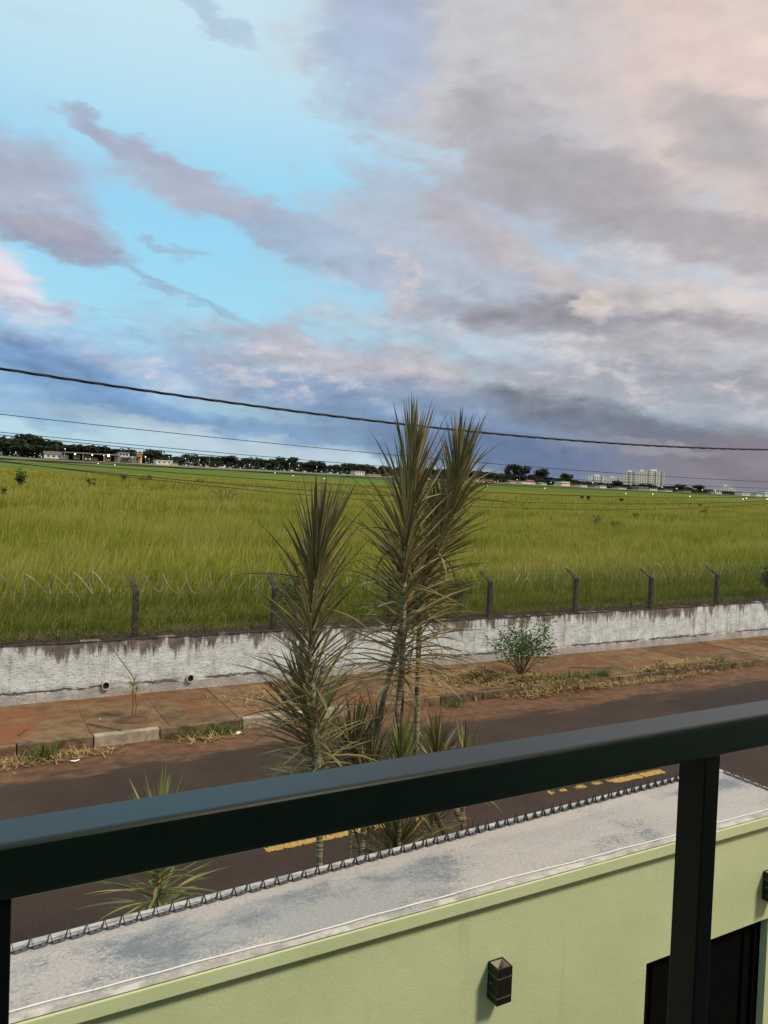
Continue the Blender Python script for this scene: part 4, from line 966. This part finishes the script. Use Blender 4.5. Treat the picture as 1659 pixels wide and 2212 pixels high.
# understorey: one dark mass
m_ = MB(); rr = random.Random(4)
for _ in range(9000):
    px = rr.uniform(-30, 1700); Y = rr.uniform(458, 505); p = far_at(px, Y); u = U(p); hh = np.interp(px, [0,300,900,1250,1500,1700], [17,14,13,10,6,4])*u*rr.random()**.7
    c = p+Vector((0, 0, hh)); d = Vector((rr.gauss(0,1), rr.gauss(0,1), rr.gauss(0,1))).normalized(); s1 = d.orthogonal().normalized()*u*3.2*rr.uniform(.6,1.3); s2 = d.cross(s1)*.8
    m_.add([c-s1, c-s2, c+s1, c+s2], [(0,1,2,3)])
tag(m_.build('undergrowth', M_treeleaf), 'dark undergrowth filling the foot of the far tree belt', 'undergrowth', kind='stuff')

def fbox(root, name, mat_, x0, x1, y0, y1, z0, z1, bevel=0):
    m_ = MB(); m_.box(x0, x1, y0, y1, z0, z1); return m_.build(name, mat_, root, bevel=bevel)
def gable(root, name, mat_, x0, x1, y0, y1, z0, h, ov=.4):
    m_ = MB(); ym = (y0+y1)/2
    m_.add([(x0-ov,y0-ov,z0),(x1+ov,y0-ov,z0),(x1+ov,ym,z0+h),(x0-ov,ym,z0+h),(x0-ov,y1+ov,z0),(x1+ov,y1+ov,z0)], [(0,1,2,3),(3,2,5,4),(0,3,4),(1,5,2),(0,4,5,1)]); return m_.build(name, mat_, root)
def house(px, wpx, hpx, label, wall_m, roof_m, roofh=.35, Y=452., nwin=3, cat='house', name='house', group=None, flat=False):
    p = far_at(px, Y); u = U(p); w = wpx*u; h = hpx*u; t = thing(name, label, cat, p, group)
    hb = h*(1-roofh) if not flat else h-.25
    fbox(t, 'wall', wall_m, -w/2, w/2, 0, 8, -1, hb)
    if flat: fbox(t, 'roof', roof_m, -w/2-.3, w/2+.3, -.3, 8.3, hb+.003, hb+.28)
    else: gable(t, 'roof', roof_m, -w/2, w/2, 0, 8, hb+.003, h*roofh)
    for i in range(nwin):
        x = -w/2+w*(i+.7)/(nwin+.4); fbox(t, 'window', M_win, x-w*.05, x+w*.05, -.06, .05, hb*.40, hb*.75)
    return t
house(122, 44, 15, 'long white shed with a brown sagging roof at far left', M_wwall, M_broof, .42, nwin=4, cat='shed', name='shed')
# fire station canopy with trucks
p = far_at(190, 448); u = U(p); t = thing('canopy_shelter', 'long flat canopy on columns sheltering yellow trucks at far left', 'shelter', p)
fbox(t, 'roof', M_conc, -46*u, 62*u, -2, 8, 13.2*u, 15*u)
for x in (-44, -10, 30, 58): fbox(t, 'column', M_conc, (x-1)*u, (x+1)*u, -1.4, -.9, -1, 13.1*u)
fbox(t, 'back_wall', M_dark, -44*u, 60*u, 7, 7.5, -1, 13.1*u)
for px, lab in ((166, 'yellow fire truck under the canopy, leftmost of four'), (190, 'second yellow fire truck from the left under the canopy'), (206, 'third yellow fire truck from the left under the canopy'), (233, 'yellow fire truck under the canopy, rightmost by the bright lamp')):
    p = far_at(px, 449.5); t = thing('fire_truck', lab, 'fire truck', p, 'yellow trucks parked under the canopy'); w = 12*u if px != 206 else 8.5*u; h = 10*u if px != 206 else 6.5*u
    fbox(t, 'body', M_yel, -w/2, w/2, .2, 6.5, .55, h, .1); fbox(t, 'windscreen', M_win, -w*.42, w*.42, .08, .19, h*.52, h*.88); fbox(t, 'bumper', M_wwall, -w*.5, w*.5, -.05, .18, .5, .8)
    for s in (-1, 1):
        m_ = MB(); m_.tube([(s*w*.42-.18, .9, .45), (s*w*.42+.18, .9, .45)], .5, 12); m_.build('wheel', M_tyre, t)
        m_ = MB(); m_.tube([(s*w*.36, .05, .95), (s*w*.36, .19, .95)], .16, 8); m_.build('headlight', M_lampw if px == 190 else M_glass, t)
# control building, tower block
p = far_at(272, 448); u = U(p); t = thing('control_building', 'stepped grey control building with a flat roof beside the canopy', 'building', p)
fbox(t, 'ground_floor', M_conc, -22*u, 2*u, 0, 8, -1, 12*u); fbox(t, 'upper_floor', M_wwall, -12*u, 8*u, 2, 8, 12*u+.01, 20*u); fbox(t, 'roof', M_conc, -13*u, 9*u, 1.5, 8.5, 20*u+.01, 21*u)
fbox(t, 'wing', M_wwall, 12*u, 32*u, 1, 8, -1, 14*u); fbox(t, 'canopy', M_conc, -8*u, 15*u, -3, 0, 9.5*u, 10.5*u); fbox(t, 'column', M_conc, 13*u, 14*u, -2.8, -2.5, -1, 9.4*u)
for x in (-9, -3, 3): fbox(t, 'window', M_win, (x-2)*u, (x+2)*u, 1.92, 2.05, 14.5*u, 18*u)
for x in (16, 22, 28): fbox(t, 'window', M_win, (x-1.5)*u, (x+1.5)*u, .92, 1.05, 6*u, 10*u)
p = far_at(301, 446); t = thing('water_tower', 'orange brick water tower with a white cap beside the control building', 'tower', p)
fbox(t, 'column', M_orange, -2.2*u, 2.2*u, 0, 2.5, -1, 13*u); fbox(t, 'tank', M_orange, -5*u, 5*u, -1, 3.5, 13*u+.01, 20*u); fbox(t, 'roof', M_wwall, -6*u, 6*u, -1.3, 3.8, 20*u+.01, 21*u)
house(355, 34, 9, 'long low white shed right of the control building', M_wwall, M_wwall, Y=450, nwin=3, cat='shed', name='shed', flat=True)
house(378, 12, 4, 'tiny white shed next to the long low one', M_wwall, M_conc, Y=449, nwin=1, cat='shed', name='shed', flat=True)
house(778, 22, 9, 'white house on the skyline just left of the tallest palm', M_wwall, M_conc, Y=452, nwin=3, flat=True)
house(810, 30, 4, 'low red-roofed house beside the tallest palm', M_wwall, M_tile, .5, Y=450, nwin=2)
for px, w, h, wm, rm, lab, fl in (
    (1035,26,4,M_wwall,M_conc,'long pale wall-like house right of the palms',True),(1062,22,5,M_cream,M_tile,'red-roofed house nearest the palms on the right',False),(1110,16,6,M_wwall,M_tile,'small white house with red roof below the largest domed tree',False),(1136,20,6,M_wwall,M_conc,'white flat house right of the largest domed tree',True),(1150,16,9,M_wwall,M_tile,'taller house with red tiled roof between the round trees',False),
    (1175,16,5,M_cream,M_conc,'grey-roofed low house below the tall round tree',False),(1222,22,10,M_wwall,M_conc,'bright white two-storey house on the far right row',True),(1230,24,6,M_orange,M_tile,'orange-roofed house in front of the bright white one',False),(1262,18,5,M_wwall,M_conc,'pale low house left of the paired blocks',True),(1280,14,5,M_conc,M_broof,'brown-roofed low house under the paired blocks',False),(1303,16,6,M_wwall,M_conc,'white low house under the left tower',True),(1345,22,5,M_cream,M_broof,'beige long house under the middle tower',False),(1390,26,7,M_conc,M_conc,'grey flat warehouse at the foot of the widest tower',True),(1412,20,5,M_wwall,M_conc,'low pale building right of the grey warehouse',True),(1445,20,5,M_cream,M_broof,'low brown-roofed house right of the towers',False),(1485,22,4,M_conc,M_conc,'low grey building in the last dark clump',True),(1552,18,6,M_wwall,M_conc,'small white building left of the white cluster',True),(1612,24,7,M_wwall,M_conc,'white building right of the white cluster',True),(1640,16,6,M_wwall,M_conc,'white building near the right edge',True),(1656,12,10,M_wwall,M_conc,'white building at the right edge of the skyline',True)):
    house(px, w, h, lab, wm, rm, .45, Y=448+rr.uniform(0, 6), nwin=3 if w > 16 else 2, flat=fl)
# apartment towers far behind
def tower(px, wpx, toppx, Y, label, nf, nwx, stripe=None):
    p = far_at(px, 450.); k = Y/450; p = Vector((p.x*k, Y, (p.z-CAMZ)*k+CAMZ)); u = U(p); w, h = wpx*u, toppx*u
    t = thing('apartment_tower', label, 'apartment building', p, 'pale apartment towers on the skyline'); t.rotation_euler = (0, 0, R(-32))
    fbox(t, 'wall', M_cream, -w/2, w/2, 0, 14, -20, h); fbox(t, 'roof_box', M_cream, -w*.15, w*.15, 4, 9, h+.01, h+3.5*u)
    if stripe:
        for s in stripe: fbox(t, 'stripe', M_band, w*(s-.04), w*(s+.04), -.35, -.01, -20, h-.01)
    for f in range(nf):
        for i in range(nwx):
            x = -w/2+w*(i+.5)/nwx
            if stripe and any(abs(x/w-s) < .06 for s in stripe): continue
            z = h*(f+.35)/nf; fbox(t, 'window', M_win, x-w/nwx*.24, x+w/nwx*.24, -.12, .05, z, z+h/nf*.42)
tower(1290, 34, 24, 1150., 'left block of the lower pair of beige apartment towers', 7, 7, (-.25, .25))
tower(1323, 24, 22, 1180., 'right block of the lower pair of beige apartment towers', 7, 5, (0,))
tower(1360, 24, 36, 1150., 'leftmost and narrowest of the tall white apartment towers', 10, 5, (-.1, .3))
tower(1387, 24, 38, 1240., 'middle tall white apartment tower, set back behind its neighbours', 10, 5, (.2,))
tower(1412, 40, 40, 1150., 'widest of the tall white apartment towers, rightmost', 10, 8, (-.3, .05, .35))
tower(1568, 18, 16, 1300., 'left building of the small white cluster at right', 5, 4, None)
tower(1580, 14, 12, 1320., 'right lower building of the small white cluster at right', 4, 3, None)
# airfield lamps and masts
m_ = MB(); 
def lamp(px, py, hgt, rpx, label, group, warm=False, Y=None):
    p = infield(px, py) if Y is None else far_at(px, Y); u = U(p); t = thing('airfield_light' if Y is None else 'lamp_post', label, 'light' if Y is None else 'lamp post', p, group); h = hgt*u
    m_ = MB(); m_.tube([(0,0,-.3),(0,0,h)], .035 if Y is None else .09, 5); m_.build('pole', M_conc, t)
    m_ = MB(); r_ = rpx*.46*u; m_.tube([(0,0,h-r_),(0,0,h-r_*.5),(0,0,h+r_*.5),(0,0,h+r_)], [r_*.4, r_, r_, r_*.4], 8); m_.build('bulb', M_lampy if warm else M_lampw, t)
ORD = ['first', 'second', 'third', 'fourth', 'fifth', 'sixth', 'seventh', 'eighth', 'ninth', 'tenth', 'eleventh', 'twelfth', 'thirteenth', 'fourteenth', 'fifteenth', 'sixteenth']
GL = 'white lights along the far runway'
for ki, (px, py) in enumerate(sorted(((212,1001),(248,1004),(594,1021),(633,1027),(890,1048),(1053,1049),(1177,1054),(1352,1066),(1410,1067),(1605,1078),(1612,1076),(1657,1078),(700,1033),(1490,1072)))):
    lamp(px, py+5, 4.5, 1.5, 'small white runway light low in the field, '+ORD[ki]+' from the left', GL)
lamp(162, 0, 12, 3.0, 'bright lamp at the left part of the canopy', None, Y=444); lamp(199, 0, 12, 2.6, 'bright lamp in the middle of the canopy', None, Y=444)
lamp(234, 0, 12.5, 4.2, 'brightest yellow floodlight at the right end of the canopy', None, True, Y=444)
lamp(140, 0, 21, 1.5, 'lamp on the taller post left of the canopy', None, Y=446); lamp(314, 0, 14, 2.2, 'lamp right of the orange water tower', None, Y=444); lamp(224, 0, 12, 1.6, 'small lamp left of the brightest floodlight', None, Y=444); lamp(296, 0, 24, 1.2, 'small lamp above the orange water tower', None, Y=450)
for ki, (px, h) in enumerate(((365,17),(400,15),(431,14),(539,10),(625,16),(645,14),(684,13),(862,12),(1117,8),(1190,6),(1280,10),(1430,8),(1462,7),(1517,7),(1545,6))):
    lamp(px, 0, h, 1.25, 'lit street lamp among the far trees, '+ORD[ki]+' from the left', 'lit street lamps along the far tree belt', Y=452)
m_ = None
for ki, px in enumerate((322, 407, 428, 452)):
    p = far_at(px, 449); u = U(p); m_ = MB(); m_.tube([(0,0,-.5),(0,0,(17 if px == 452 else 12)*u)], .16, 6); m_.box(-.9, .9, -.06, .06, 10*u, 10*u+.15)
    o = m_.build('utility_pole', M_conc); o.location = p; tag(o, ('tallest pale utility pole' if px == 452 else ORD[ki]+' pale utility pole from the left')+' among the far trees', 'utility pole', 'utility poles along the far edge')
